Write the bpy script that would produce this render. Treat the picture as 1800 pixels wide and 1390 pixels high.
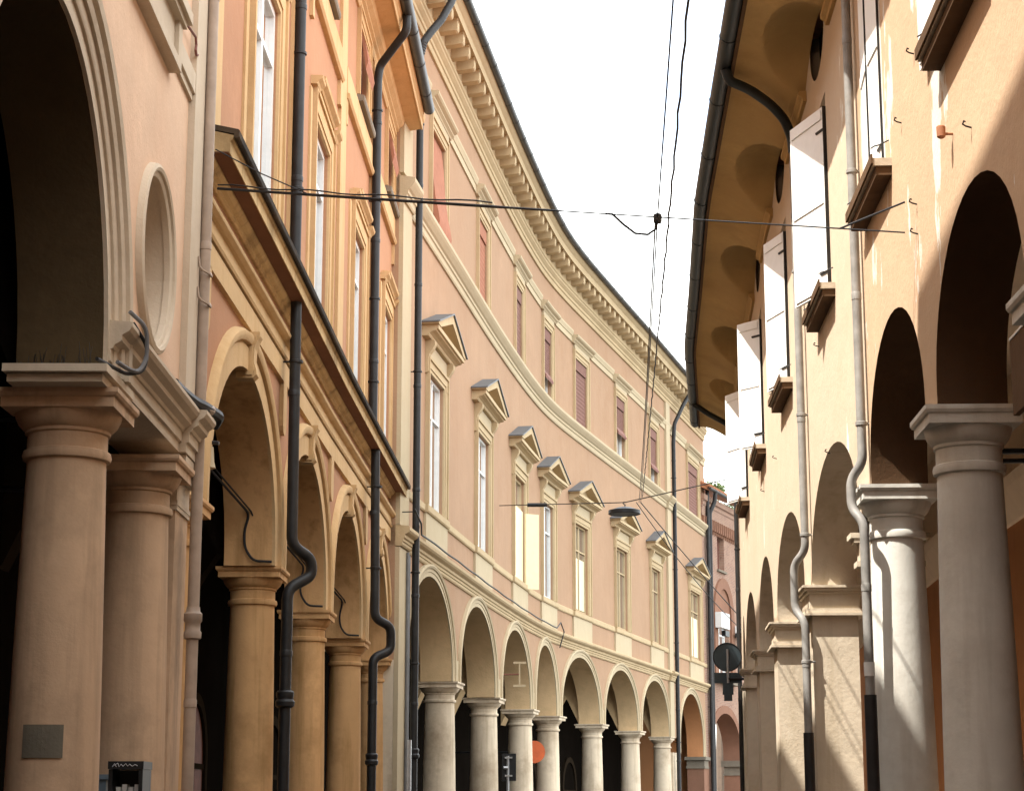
import bpy, math, random
import numpy as np
from mathutils import Vector
random.seed(7)
R_ = math.radians
for o in list(bpy.data.objects): bpy.data.objects.remove(o, do_unlink=True)
sc = bpy.context.scene
COL = sc.collection

# ------------------------------------------------------------------ camera
EYE = 1.6
cam = bpy.data.objects.new('camera', bpy.data.cameras.new('camera')); COL.objects.link(cam)
cam.location = (0, 0, EYE); cam.rotation_euler = (R_(90) + math.atan(725/3453.0), 0, 0)
cam.data.sensor_fit = 'HORIZONTAL'; cam.data.sensor_width = 36; cam.data.lens = 36*3453/1800.0
cam.data.clip_start = .1; cam.data.clip_end = 3000
sc.camera = cam

# ------------------------------------------------------------------ sky, sun, exposure
SUN_EL, SUN_AZ = R_(58), R_(240)          # azimuth clockwise from +Y: behind the camera, over the left roofs
w = bpy.data.worlds.new('World'); sc.world = w; w.use_nodes = True
nt = w.node_tree; nt.nodes.clear()
out = nt.nodes.new('ShaderNodeOutputWorld'); bg = nt.nodes.new('ShaderNodeBackground')
sky = nt.nodes.new('ShaderNodeTexSky'); sky.sky_type = 'NISHITA'; sky.sun_disc = False
sky.sun_elevation = SUN_EL; sky.sun_rotation = SUN_AZ; sky.dust_density = 1.2; sky.air_density = 1.0
tc = nt.nodes.new('ShaderNodeTexCoord'); mp = nt.nodes.new('ShaderNodeMapping'); mp.inputs['Scale'].default_value = (1, 1, 2.2)
nz = nt.nodes.new('ShaderNodeTexNoise'); nz.inputs['Scale'].default_value = 3.2; nz.inputs['Detail'].default_value = 7; nz.inputs['Roughness'].default_value = .58
rp = nt.nodes.new('ShaderNodeValToRGB'); rp.color_ramp.elements[0].position = .34; rp.color_ramp.elements[1].position = .52
rp.color_ramp.elements[0].color = (.06, .06, .06, 1)
mx = nt.nodes.new('ShaderNodeMix'); mx.data_type = 'RGBA'
nt.links.new(tc.outputs['Generated'], mp.inputs['Vector']); nt.links.new(mp.outputs[0], nz.inputs['Vector'])
nt.links.new(nz.outputs['Fac'], rp.inputs[0]); nt.links.new(rp.outputs[0], mx.inputs[0])
nt.links.new(sky.outputs[0], mx.inputs[6]); mx.inputs[7].default_value = (6.6, 6.7, 6.5, 1)   # thin bright cloud
nt.links.new(mx.outputs[2], bg.inputs['Color']); bg.inputs['Strength'].default_value = .15
nt.links.new(bg.outputs[0], out.inputs['Surface'])
sl = bpy.data.lights.new('sun', 'SUN'); sl.energy = 2.8; sl.angle = R_(.55); sl.color = (1, .95, .86)
so = bpy.data.objects.new('sun', sl); COL.objects.link(so)
sd = Vector((math.sin(SUN_AZ)*math.cos(SUN_EL), math.cos(SUN_AZ)*math.cos(SUN_EL), math.sin(SUN_EL)))
so.rotation_euler = sd.to_track_quat('Z', 'Y').to_euler(); so.location = sd*60
vs = sc.view_settings; sc.display_settings.display_device = 'sRGB'
vs.view_transform = 'Standard'; vs.look = 'None'; vs.gamma = 1; vs.use_curve_mapping = False; vs.exposure = 2.1
try:
    sc.cycles.max_bounces = 8; sc.cycles.diffuse_bounces = 3; sc.cycles.glossy_bounces = 3
except Exception: pass

# ------------------------------------------------------------------ materials
def node(nt, t, **kw):
    n = nt.nodes.new(t)
    for k, v in kw.items(): setattr(n, k, v)
    return n
def base_mat(name):
    m = bpy.data.materials.new(name); m.use_nodes = True
    n = m.node_tree; b = n.nodes['Principled BSDF']; return m, n, b
def noise(n, scale, detail=4, rough=.55, vec=None, stretch=None):
    t = node(n, 'ShaderNodeTexNoise'); t.inputs['Scale'].default_value = scale; t.inputs['Detail'].default_value = detail; t.inputs['Roughness'].default_value = rough
    g = node(n, 'ShaderNodeNewGeometry'); v = g.outputs['Position']
    if stretch:
        m = node(n, 'ShaderNodeMapping'); m.inputs['Scale'].default_value = stretch; n.links.new(v, m.inputs['Vector']); v = m.outputs[0]
    n.links.new(v, t.inputs['Vector']); return t.outputs['Fac']
def ramp(n, fac, p0, p1, c0=(0,0,0,1), c1=(1,1,1,1)):
    r = node(n, 'ShaderNodeValToRGB'); e = r.color_ramp.elements
    e[0].position, e[1].position = p0, p1; e[0].color, e[1].color = c0, c1
    n.links.new(fac, r.inputs[0]); return r.outputs[0]
def mix(n, fac, a, b, blend='MIX'):
    m = node(n, 'ShaderNodeMix', data_type='RGBA', blend_type=blend)
    for sock, v in ((0, fac), (6, a), (7, b)):
        if isinstance(v, (int, float)): m.inputs[sock].default_value = v
        elif isinstance(v, tuple): m.inputs[sock].default_value = v if len(v) == 4 else v + (1,)
        else: n.links.new(v, m.inputs[sock])
    return m.outputs[2]
def plaster(name, col, var=.16, dirt=None, dirt_amt=.5, streak=.12, patch=None, patch_pos=.66, bump=.25, rough=.9, scale=1.0, patch_scale=1.1, spec=.12):
    m, n, b = base_mat(name)
    c2 = tuple(x*(1-var) for x in col); c1 = tuple(min(1, x*(1+var*.55)) for x in col)
    c = mix(n, ramp(n, noise(n, 1.1*scale, 6, .62), .3, .7), c2, c1)
    c = mix(n, ramp(n, noise(n, .33, 3, .5), .35, .68), c, tuple(x*(1-var*.9) for x in col))
    c = mix(n, ramp(n, noise(n, 9*scale, 4, .6), .35, .75), c, tuple(x*(1-var*.5) for x in col))
    st = ramp(n, noise(n, 1.0, 5, .6, stretch=(5, 5, .35)), .5, .78)
    s2 = node(n, 'ShaderNodeMath', operation='MULTIPLY'); n.links.new(st, s2.inputs[0]); s2.inputs[1].default_value = streak*2.2
    dc = dirt or tuple(x*.55 for x in col)
    c = mix(n, s2.outputs[0], c, dc)
    if dirt:
        d = ramp(n, noise(n, .7, 8, .68), .5, .72)
        d2 = node(n, 'ShaderNodeMath', operation='MULTIPLY'); n.links.new(d, d2.inputs[0]); d2.inputs[1].default_value = dirt_amt
        c = mix(n, d2.outputs[0], c, dirt)
    if patch:
        p = ramp(n, noise(n, patch_scale, 9, .62, stretch=(1.6, 1.6, .6)), patch_pos, patch_pos+.012)
        c = mix(n, p, c, patch)
    n.links.new(c, b.inputs['Base Color']); b.inputs['Roughness'].default_value = rough
    try: b.inputs['Specular IOR Level'].default_value = spec
    except Exception: pass
    if bump:
        h1 = noise(n, 26, 5, .6); h2 = noise(n, 3.5, 3, .5)
        add = node(n, 'ShaderNodeMath', operation='ADD'); n.links.new(h1, add.inputs[0])
        k = node(n, 'ShaderNodeMath', operation='MULTIPLY'); n.links.new(h2, k.inputs[0]); k.inputs[1].default_value = 2.2; n.links.new(k.outputs[0], add.inputs[1])
        bp = node(n, 'ShaderNodeBump'); bp.inputs['Strength'].default_value = bump; bp.inputs['Distance'].default_value = .02
        n.links.new(add.outputs[0], bp.inputs['Height']); n.links.new(bp.outputs[0], b.inputs['Normal'])
    return m
def plain(name, col, rough=.6, metal=0, spec=.3, var=.15, bump=.0):
    m, n, b = base_mat(name)
    c = mix(n, ramp(n, noise(n, 6, 5, .6), .3, .7), tuple(x*(1-var) for x in col), tuple(min(1, x*(1+var)) for x in col))
    n.links.new(c, b.inputs['Base Color']); b.inputs['Roughness'].default_value = rough; b.inputs['Metallic'].default_value = metal
    try: b.inputs['Specular IOR Level'].default_value = spec
    except Exception: pass
    if bump:
        bp = node(n, 'ShaderNodeBump'); bp.inputs['Strength'].default_value = bump; bp.inputs['Distance'].default_value = .01
        n.links.new(noise(n, 40, 4), bp.inputs['Height']); n.links.new(bp.outputs[0], b.inputs['Normal'])
    return m
def glass(name, col=(.50, .52, .54), wav=.03):
    m, n, b = base_mat(name)
    b.inputs['Base Color'].default_value = col + (1,); b.inputs['Roughness'].default_value = .02; b.inputs['Metallic'].default_value = .88
    try:
        b.inputs['Coat Weight'].default_value = 1.0; b.inputs['Coat Roughness'].default_value = .02
    except Exception: pass
    bp = node(n, 'ShaderNodeBump'); bp.inputs['Strength'].default_value = wav; bp.inputs['Distance'].default_value = .05
    n.links.new(noise(n, 1.6, 2), bp.inputs['Height']); n.links.new(bp.outputs[0], b.inputs['Normal'])
    return m
def brickmat(name):
    m, n, b = base_mat(name)
    g = node(n, 'ShaderNodeNewGeometry'); mp = node(n, 'ShaderNodeMapping'); mp.inputs['Rotation'].default_value = (R_(90), 0, R_(69)); 
    sep = node(n, 'ShaderNodeSeparateXYZ'); n.links.new(g.outputs['Position'], sep.inputs[0])
    cmb = node(n, 'ShaderNodeCombineXYZ'); n.links.new(sep.outputs['Y'], cmb.inputs['X']); n.links.new(sep.outputs['Z'], cmb.inputs['Y'])
    br = node(n, 'ShaderNodeTexBrick'); br.inputs['Scale'].default_value = 1.0
    br.inputs['Brick Width'].default_value = .27; br.inputs['Row Height'].default_value = .075; br.inputs['Mortar Size'].default_value = .012
    br.inputs['Color1'].default_value = (.30, .145, .095, 1); br.inputs['Color2'].default_value = (.21, .10, .068, 1); br.inputs['Mortar'].default_value = (.33, .26, .20, 1)
    n.links.new(cmb.outputs[0], br.inputs['Vector'])
    c = mix(n, ramp(n, noise(n, 1.2, 7, .65), .4, .7), br.outputs['Color'], (.33, .21, .15))
    c = mix(n, ramp(n, noise(n, 5, 5, .65), .55, .75), c, (.14, .075, .055))
    n.links.new(c, b.inputs['Base Color']); b.inputs['Roughness'].default_value = .95
    bp = node(n, 'ShaderNodeBump'); bp.inputs['Strength'].default_value = .6; bp.inputs['Distance'].default_value = .02
    n.links.new(br.outputs['Fac'], bp.inputs['Height']); bp.invert = True; n.links.new(bp.outputs[0], b.inputs['Normal'])
    return m

MT = dict(
 b1=plaster('pink_plaster_near', (.73, .50, .345), var=.16, streak=.06, dirt=(.60, .37, .24), dirt_amt=.35),
 b1t=plaster('stone_trim_near', (.60, .49, .37), var=.12, streak=.14, dirt=(.38, .28, .18), dirt_amt=.3),
 b1c=plaster('column_plaster_near', (.65, .44, .285), var=.26, streak=.38, dirt=(0.288, 0.202, 0.130), dirt_amt=.8, bump=.15),
 ochre=plaster('ochre_plaster', (.61, .41, .215), var=.16, streak=.2, dirt=(.42, .24, .08), dirt_amt=.4),
 ochrec=plaster('ochre_column', (.70, .415, .195), var=.26, streak=.38, dirt=(0.274, 0.151, 0.050), dirt_amt=.8, bump=.15),
 orange=plaster('orange_plaster', (.44, .23, .13), var=.15, streak=.07, dirt=(.36, .17, .085), dirt_amt=.3),
 ochred=plaster('stained_ochre', (.62, .425, .215), var=.2, streak=.3, dirt=(.10, .055, .022), dirt_amt=.75),
 soffit=plaster('painted_shade_soffit', (.22, .105, .06), var=.2),  # red-brown paint with the shade under the cornice mixed into the colour
 pink=plaster('pink_plaster', (.392, .250, .158), var=.13, streak=.16, dirt=(.31, .18, .104), dirt_amt=.5),
 cream=plaster('cream_trim', (.50, .385, .235), var=.12, streak=.12, dirt=(.34, .235, .12), dirt_amt=.35),
 creamw=plaster('pale_trim', (.50, .41, .275), var=.12, streak=.10, dirt=(.40, .31, .19), dirt_amt=.3),
 mcol=plaster('beige_column', (.74, .62, .465), var=.26, streak=.38, dirt=(0.317, 0.238, 0.158), dirt_amt=.8, bump=.15),
 intr=plaster('intrados_plaster', (.74, .53, .30), var=.16, streak=.10, dirt=(.34, .23, .12), dirt_amt=.4),
 yel=plaster('yellow_plaster', (.535, .375, .245), var=.14, streak=.10, dirt=(.48, .31, .205), dirt_amt=.45, patch=(.60, .56, .49), patch_pos=.595),
 yelp=plaster('pale_cream_plaster', (.585, .465, .345), var=.11, streak=.10, dirt=(.52, .39, .27), dirt_amt=.45, patch=(.70, .66, .58), patch_pos=.66),
 rcol=plaster('grey_column', (.68, .66, .60), var=.26, streak=.38, dirt=(0.389, 0.353, 0.302), dirt_amt=.8, patch=(.70, .68, .62), patch_pos=.72, bump=.15),
 rpil=plaster('pale_pilaster', (.66, .56, .43), var=.26, streak=.38, dirt=(0.374, 0.295, 0.194), dirt_amt=.8),
 rin=plaster('peach_portico', (.84, .66, .49), var=.12),
 rwall=plaster('rust_portico_wall', (.58, .27, .12), var=.15, dirt=(.38, .17, .08), dirt_amt=.4),
 reave=plaster('eave_plaster', (.55, .36, .15), var=.25, streak=.0, dirt=(.30, .18, .07), dirt_amt=.6),
 shade_in=plaster('portico_shade_dark', (.010, .0078, .006), var=.4, spec=0),  # near-black base colour stands in for the deep shade inside the porticoes
 b1s=plaster('shade_dark_soffit', (.095, .066, .036), var=.25, streak=.1, spec=0),  # shade under the near arch put into the plaster colour
 rvault=plaster('shade_dark_vault', (.09, .052, .03), var=.3, spec=0),  # deep shadow under the near right arches painted as dark brown
 ceil=plaster('portico_ceiling', (.03, .022, .015), var=.2, spec=0),  # ceiling colour lowered to paint in the portico gloom
 brick=brickmat('old_brick'),
 brickp=plaster('brick_plain', (.28, .145, .095), var=.3, dirt=(.22, .12, .08)),
 stone=plaster('grey_stone', (.24, .205, .16), var=.25, dirt=(.13, .11, .085)),
 iron=plain('black_iron', (.018, .019, .021), .45, .3, .4),
 pipe=plain('dark_pipe', (.016, .0155, .016), .5, .0, .35, .35),
 pipeg=plain('grey_pipe', (.23, .22, .205), .5, .0, .4, .25),
 pipeb=plain('beige_pipe', (.36, .27, .205), .55, 0, .3),
 gut=plain('gutter_metal', (.030, .030, .032), .42, .2, .45, .3),
 gutR=plain('gutter_dark', (.018, .024, .027), .5, .2, .4),
 lead=plain('lead_sheet', (.11, .12, .13), .55, .2, .3),
 flash=plaster('blackened_flashing', (.045, .035, .028), var=.4, dirt=(.14, .09, .05), dirt_amt=.8),
 white=plain('white_paint', (.72, .72, .70), .5, 0, .3, .06),
 whiteg=plain('grey_white_paint', (.50, .52, .54), .5, 0, .3, .06),
 shutw=plain('white_shutter', (.80, .80, .78), .55, 0, .3, .05),
 shutc=plain('cream_shutter', (.78, .66, .42), .55, 0, .3, .05),
 brown=plain('brown_shutter', (.20, .085, .065), .7, 0, .2, .2),
 mauve=plain('mauve_blind', (.20, .105, .085), .85, 0, .1, .12),
 awn=plain('rust_fabric', (.34, .15, .095), .9, 0, .1, .12),
 wood=plaster('old_wood_sill', (.13, .075, .04), var=.4, streak=.3),
 slab=plaster('sill_stone', (.50, .42, .32), var=.2, dirt=(.25, .18, .12)),
 glass=glass('window_glass'), glassb=glass('window_glass_bright', (.80, .82, .84)),
 cable=plain('black_cable', (.016, .016, .018), .55, 0, .3),
 cableg=plain('grey_cable', (.16, .16, .165), .6, 0, .3),
 terracotta=plain('terracotta', (.40, .18, .10), .85, 0, .1, .3),
 street=plaster('street_stone', (.11, .10, .088), var=.25, bump=.6, scale=3),
 paved=plaster('portico_paving_dark', (.05, .043, .036), var=.2, bump=.3, scale=2, spec=0),  # darker paving copy, keeps bounced light out of the shaded porticoes
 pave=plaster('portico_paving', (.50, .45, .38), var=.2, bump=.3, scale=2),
 sign=plain('sign_back', (.040, .055, .062), .5, .2, .4), orangep=plain('orange_plastic', (.62, .13, .04), .45, 0, .4),
 paper=plain('paper', (.62, .62, .60), .8, 0, .1, .1), blue=plain('grey_blue_metal', (.16, .21, .25), .5, .2, .4),
 notice=plaster('weathered_notice', (.17, .15, .115), var=.3, dirt=(.25, .20, .14), dirt_amt=.6),
 scrawl=plain('white_scrawl', (.6, .6, .6), .7), lampglass=plain('frosted_glass', (.45, .36, .22), .3, 0, .5, .1),
 steel=plain('galvanised_steel', (.42, .43, .44), .4, .6, .5), leaf=plain('leaf_green', (.085, .12, .035), .7, 0, .3, .4), bark=plain('bark', (.10, .07, .05), .9),
)

# ------------------------------------------------------------------ mesh helpers
class Fac:
    """a facade: plan polyline, s = run along it, d = out towards the street, z = height"""
    def __init__(self, pts, side, smooth=False, s0=0.0):
        p = [np.array(q, float) for q in pts]
        if smooth:
            q = [2*p[0]-p[1]] + p + [2*p[-1]-p[-2]]; o = []
            for i in range(1, len(q)-2):
                for k in range(12):
                    t = k/12; a, b, c, d = q[i-1], q[i], q[i+1], q[i+2]
                    o.append(.5*((2*b)+(-a+c)*t+(2*a-5*b+4*c-d)*t*t+(-a+3*b-3*c+d)*t**3))
            p = o+[p[-1]]
        self.p = np.array(p); self.side = side
        e = np.diff(self.p, axis=0); l = np.linalg.norm(e, axis=1)
        self.L = np.concatenate([[0], np.cumsum(l)]) + s0
        t = e/l[:, None]; tv = np.vstack([t[:1], (t[:-1]+t[1:]), t[-1:]]); self.t = tv/np.linalg.norm(tv, axis=1)[:, None]
    def fr(self, s):
        i = int(np.clip(np.searchsorted(self.L, s)-1, 0, len(self.L)-2)); u = (s-self.L[i])/(self.L[i+1]-self.L[i])
        p = self.p[i]+u*(self.p[i+1]-self.p[i]); uu = min(1, max(0, u)); t = self.t[i]*(1-uu)+self.t[i+1]*uu; t = t/np.linalg.norm(t)
        return p, t
    def P(self, s, d, z):
        p, t = self.fr(s); return (p[0]+t[1]*self.side*d, p[1]-t[0]*self.side*d, z)
    def ang(self, s):
        p, t = self.fr(s); return math.atan2(-t[0], t[1])

class MB:
    def __init__(self): self.v = []; self.f = []
    def add(self, vs, fs):
        n = len(self.v); self.v += [tuple(map(float, q)) for q in vs]; self.f += [tuple(n+i for i in f) for f in fs]; return self
    def grid(self, rows):                       # rows of equal length
        n = len(rows[0]); vs = [q for r in rows for q in r]
        fs = [(i*n+j, i*n+j+1, (i+1)*n+j+1, (i+1)*n+j) for i in range(len(rows)-1) for j in range(n-1)]
        return self.add(vs, fs)
    def loft(self, rings, caps=True, closed=True):
        n = len(rings[0]); vs = [q for r in rings for q in r]; fs = []
        for i in range(len(rings)-1):
            for j in range(n if closed else n-1):
                k = (j+1) % n; fs.append((i*n+j, i*n+k, (i+1)*n+k, (i+1)*n+j))
        if caps: fs += [tuple(range(n))[::-1], tuple((len(rings)-1)*n+j for j in range(n))]
        return self.add(vs, fs)
    def box3(self, x0, x1, y0, y1, z0, z1):
        v = [(x, y, z) for z in (z0, z1) for x, y in ((x0, y0), (x1, y0), (x1, y1), (x0, y1))]
        return self.add(v, [(3,2,1,0), (4,5,6,7), (0,1,5,4), (1,2,6,5), (2,3,7,6), (3,0,4,7)])
    # --- facade based
    def sweep(self, F, prof, s0, s1, ds=.9, caps=True):
        n = max(1, int(math.ceil(abs(s1-s0)/ds))) if F.curved else 1
        return self.loft([[F.P(s0+(s1-s0)*i/n, d, z) for d, z in prof] for i in range(n+1)], caps)
    def box(self, F, s0, s1, d0, d1, z0, z1): return self.sweep(F, [(d0, z0), (d1, z0), (d1, z1), (d0, z1)], s0, s1)
    def psz(self, F, poly, d0, d1):             # polygon in (s,z) pushed from d0 to d1
        return self.loft([[F.P(s, d0, z) for s, z in poly], [F.P(s, d1, z) for s, z in poly]])
    def pdz(self, F, poly, s0, s1): return self.loft([[F.P(s0, d, z) for d, z in poly], [F.P(s1, d, z) for d, z in poly]])
    def tube(self, pts, r, n=8, caps=True):
        pts = [Vector(p) for p in pts]; rings = []; up = None
        for i, p in enumerate(pts):
            t = (pts[min(i+1, len(pts)-1)]-pts[max(i-1, 0)]).normalized()
            if up is None: up = t.orthogonal().normalized()
            up = (up - t*up.dot(t)).normalized(); b = t.cross(up); rr = r[i] if isinstance(r, (list, tuple)) else r
            rings.append([tuple(p+(up*math.cos(2*math.pi*k/n)+b*math.sin(2*math.pi*k/n))*rr) for k in range(n)])
        return self.loft(rings, caps)
    def lathe(self, prof, c=(0, 0), n=28, caps=True):
        return self.loft([[(c[0]+r*math.cos(2*math.pi*k/n), c[1]+r*math.sin(2*math.pi*k/n), z) for k in range(n)] for r, z in prof], caps)
    def sqstack(self, prof, c, ang, n=4):       # square rings (half width, z)
        ca, sa = math.cos(ang), math.sin(ang)
        return self.loft([[(c[0]+(x*ca-y*sa)*h, c[1]+(x*sa+y*ca)*h, z) for x, y in ((-1,-1),(1,-1),(1,1),(-1,1))] for h, z in prof])

import bmesh
def mesh_from(name, mb, mat, smooth=False, off=(0, 0, 0)):
    me = bpy.data.meshes.new(name)
    me.from_pydata([(a-off[0], b-off[1], c-off[2]) for a, b, c in mb.v], [], mb.f)
    bm = bmesh.new(); bm.from_mesh(me); bmesh.ops.recalc_face_normals(bm, faces=bm.faces); bm.to_mesh(me); bm.free()
    if smooth:
        me.polygons.foreach_set('use_smooth', [True]*len(me.polygons))
        try: me.set_sharp_from_angle(angle=R_(38))
        except Exception: pass
    if mat: me.materials.append(mat if not isinstance(mat, str) else MT[mat])
    return me
def wloc(o):
    v = Vector((0, 0, 0))
    while o: v += o.location; o = o.parent
    return v
def obj(name, mb, mat, parent=None, smooth=False, **props):
    off = wloc(parent) if parent else (0, 0, 0)
    o = bpy.data.objects.new(name, mesh_from(name, mb, mat, smooth, off)); COL.objects.link(o); o.parent = parent
    for k, v in props.items(): o[k] = v
    return o
def inst(name, me, parent, loc, rz=0, **props):
    o = bpy.data.objects.new(name, me); COL.objects.link(o); o.parent = parent
    o.location = Vector(loc) - (wloc(parent) if parent else Vector((0, 0, 0))); o.rotation_euler = (0, 0, rz)
    for k, v in props.items(): o[k] = v
    return o
def thing(name, label, cat, loc, group=None):
    o = bpy.data.objects.new(name, None); COL.objects.link(o); o.location = loc; o.empty_display_size = .3
    o['label'] = label; o['category'] = cat
    if group: o['group'] = group
    return o
def tag(o, label, cat, group=None):
    o['label'] = label; o['category'] = cat
    if group: o['group'] = group
    return o
def lin(a, b, n): return [a+(b-a)*i/n for i in range(n+1)]

def holes_wall(mb, F, s0, s1, z0, z1, holes, T=.25, ds=1.0):
    """front skin with rectangular openings and their reveals"""
    S = sorted(set([s0, s1]+[x for h in holes for x in h[:2]])); Z = sorted(set([z0, z1]+[x for h in holes for x in h[2:4]]))
    S = [x for x in S if s0 <= x <= s1]; Z = [x for x in Z if z0 <= x <= z1]
    for a, b in zip(S, S[1:]):
        n = max(1, int(math.ceil((b-a)/ds))) if F.curved else 1
        for c, d in zip(Z, Z[1:]):
            if any(h[0] <= a and b <= h[1] and h[2] <= c and d <= h[3] for h in holes): continue
            mb.grid([[F.P(x, 0, z) for x in lin(a, b, n)] for z in (c, d)])
    for a, b, c, d in [h[:4] for h in holes]:
        mb.grid([[F.P(x, dd, z) for x, z in ((a, c), (a, d), (b, d), (b, c), (a, c))] for dd in (0, -T)])
    n = max(1, int((s1-s0)/ds)) if F.curved else 1
    mb.grid([[F.P(x, -.45, z) for x in lin(s0, s1, n)] for z in (z0, z1)])
    for x in (s0, s1): mb.grid([[F.P(x, dd, z) for z in (z0, z1)] for dd in (0, -.45)])
    mb.grid([[F.P(x, dd, z1) for x in lin(s0, s1, n)] for dd in (0, -.45)])
    return mb
def arch_pts(c, a, b, zs, st, n=22):
    p = [(c-a, zs)]
    p += [(c+a*math.cos(math.pi-math.pi*k/n), zs+st+b*math.sin(math.pi*k/n)) for k in range(n+1)]
    return p+[(c+a, zs)]
def arcade(F, s0, s1, ztop, arches, T, zs, split=None):
    """skin with arches: face mesh and one mesh per intrados"""
    face = MB(); intr = []
    cur = s0; prev = zs
    def pier(a, b, z):
        if split and a < split < b: pier(a, split, 4.4); pier(split, b, 4.06); return
        if b-a < 1e-4: return
        n = max(1, int(math.ceil((b-a)/.8))) if F.curved else 1
        for d in (0, -T): face.grid([[F.P(x, d, q) for x in lin(a, b, n)] for q in (z, ztop)])
        face.grid([[F.P(x, d, z) for x in lin(a, b, n)] for d in (0, -T)])
    for (c, a, b, z, st) in arches:
        pier(cur, c-a, max(prev, z)); cur = c+a; prev = z
        pts = arch_pts(c, a, b, z, st)
        for d in (0, -T): face.grid([[F.P(x, d, q) for x, q in pts], [F.P(x, d, ztop) for x, q in pts]])
        intr.append(MB().grid([[F.P(x, d, q) for x, q in pts] for d in (0, -T)]))
    pier(cur, s1, zs)
    for x in (s0, s1): face.grid([[F.P(x, dd, z) for z in (zs, ztop)] for dd in (0, -T)])
    return face, intr
def archivolt(mb, F, c, a, b, zs, st, prof, n=26):
    """prof: (offset from the intrados edge, d) closed outline"""
    rings = []
    base = [(c-a, zs, -1, 0)] + [(c+a*math.cos(t), zs+st+b*math.sin(t), math.cos(t), math.sin(t)) for t in [math.pi-math.pi*k/n for k in range(n+1)]] + [(c+a, zs, 1, 0)]
    for s, z, nx, nz_ in base: rings.append([F.P(s+nx*o, d, z+nz_*o) for o, d in prof])
    return mb.loft(rings)
def column(F, root, s, d, zb, zt, rb, rt, ab, mats, hcap=.42):
    """column part with base, capital and abacus as its pieces"""
    x, y, _ = F.P(s, d, 0); an = F.ang(s)
    zc = zt-hcap
    prof = [(rb, zb+.3)] + [(rb+(rt-rb)*(t**1.7), zb+.3+(zc-zb-.3)*t) for t in (.15, .3, .45, .6, .75, .9, 1)]
    c = obj('column', MB().lathe(prof, (x, y), 40), mats[0], root, True)
    obj('base', MB().sqstack([(rb*1.35, zb), (rb*1.35, zb+.13)], (x, y), an).lathe([(rb*1.28, zb+.13), (rb*1.3, zb+.17), (rb*1.26, zb+.22), (rb*1.08, zb+.24), (rb*1.05, zb+.3)], (x, y), 32), mats[1], c, True)
    h = hcap; r = rt
    obj('capital', MB().lathe([(r*1.0, zc), (r*1.10, zc+.02*h), (r*1.13, zc+.08*h), (r*1.10, zc+.15*h), (r*1.02, zc+.17*h), (r*1.02, zc+.40*h), (r*1.08, zc+.42*h), (r*1.08, zc+.47*h), (r*1.14, zc+.49*h), (r*1.25, zc+.56*h), (r*1.33, zc+.66*h), (r*1.36, zc+.72*h)], (x, y), 40), mats[1], c, True)
    obj('abacus', MB().sqstack([(ab*.93, zc+.72*h), (ab*.93, zc+.87*h), (ab*.97, zc+.885*h), (ab*1.0, zc+.93*h), (ab*1.0, zt)], (x, y), an), mats[1], c)
    return c
def frame_trim(mb, F, a, b, z0, z1, w, d, inner=.1):
    """architrave round an opening: jambs and head with a stepped profile"""
    for k, (o0, o1, dd) in enumerate(((0, inner, d*.55), (inner, w-.06, d*.8), (w-.06, w, d*1.25))):
        mb.box(F, a-o1, a-o0, 0, dd, z0, z1+o1); mb.box(F, b+o0, b+o1, 0, dd, z0, z1+o1); mb.box(F, a-o0, b+o0, 0, dd, z1+o0, z1+o1)
    return mb
def window(F, root, a, b, z0, z1, d=-.16, fm='white', gm='glass', transoms=(), mull=True, bar=.07, label=None):
    """glazed casement: frame, each pane its own piece"""
    f = MB(); t = .05
    f.box(F, a, a+bar, d-t, d+t, z0, z1); f.box(F, b-bar, b, d-t, d+t, z0, z1)
    f.box(F, a+bar, b-bar, d-t, d+t, z0, z0+bar); f.box(F, a+bar, b-bar, d-t, d+t, z1-bar, z1)
    m = (a+b)/2; zz = [z0+bar]+[z for z in transoms]+[z1-bar]
    for z in transoms: f.box(F, a+bar, b-bar, d-t*.9, d+t*.9, z-bar*.4, z+bar*.4)
    if mull: f.box(F, m-bar*.7, m+bar*.7, d-t*.8, d+t*.85, z0+bar, z1-bar)
    w = obj('window', f, fm, root)
    if label: w['label'] = label
    for q, (za, zb_) in enumerate(zip(zz, zz[1:])):
        for (sa, sb) in (((a+bar, m), (m, b-bar)) if mull else ((a+bar, b-bar),)):
            obj('pane', MB().box(F, sa, sb, d-.012, d-.004, za, zb_), gm if isinstance(gm, str) else gm[q % len(gm)], w)
    return w
def bend(pts, n=6, rmax=.12):
    """round the corners of a pipe path"""
    p = [Vector(q) for q in pts]; o = [p[0]]
    for i in range(1, len(p)-1):
        a, b, c = p[i-1], p[i], p[i+1]; r = min((a-b).length, (c-b).length)*.42; r = min(r, rmax)
        p0, p1 = b+(a-b).normalized()*r, b+(c-b).normalized()*r
        o += [p0*(1-t)**2+b*2*t*(1-t)+p1*t*t for t in [k/n for k in range(n+1)]]
    return o+[p[-1]]
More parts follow.
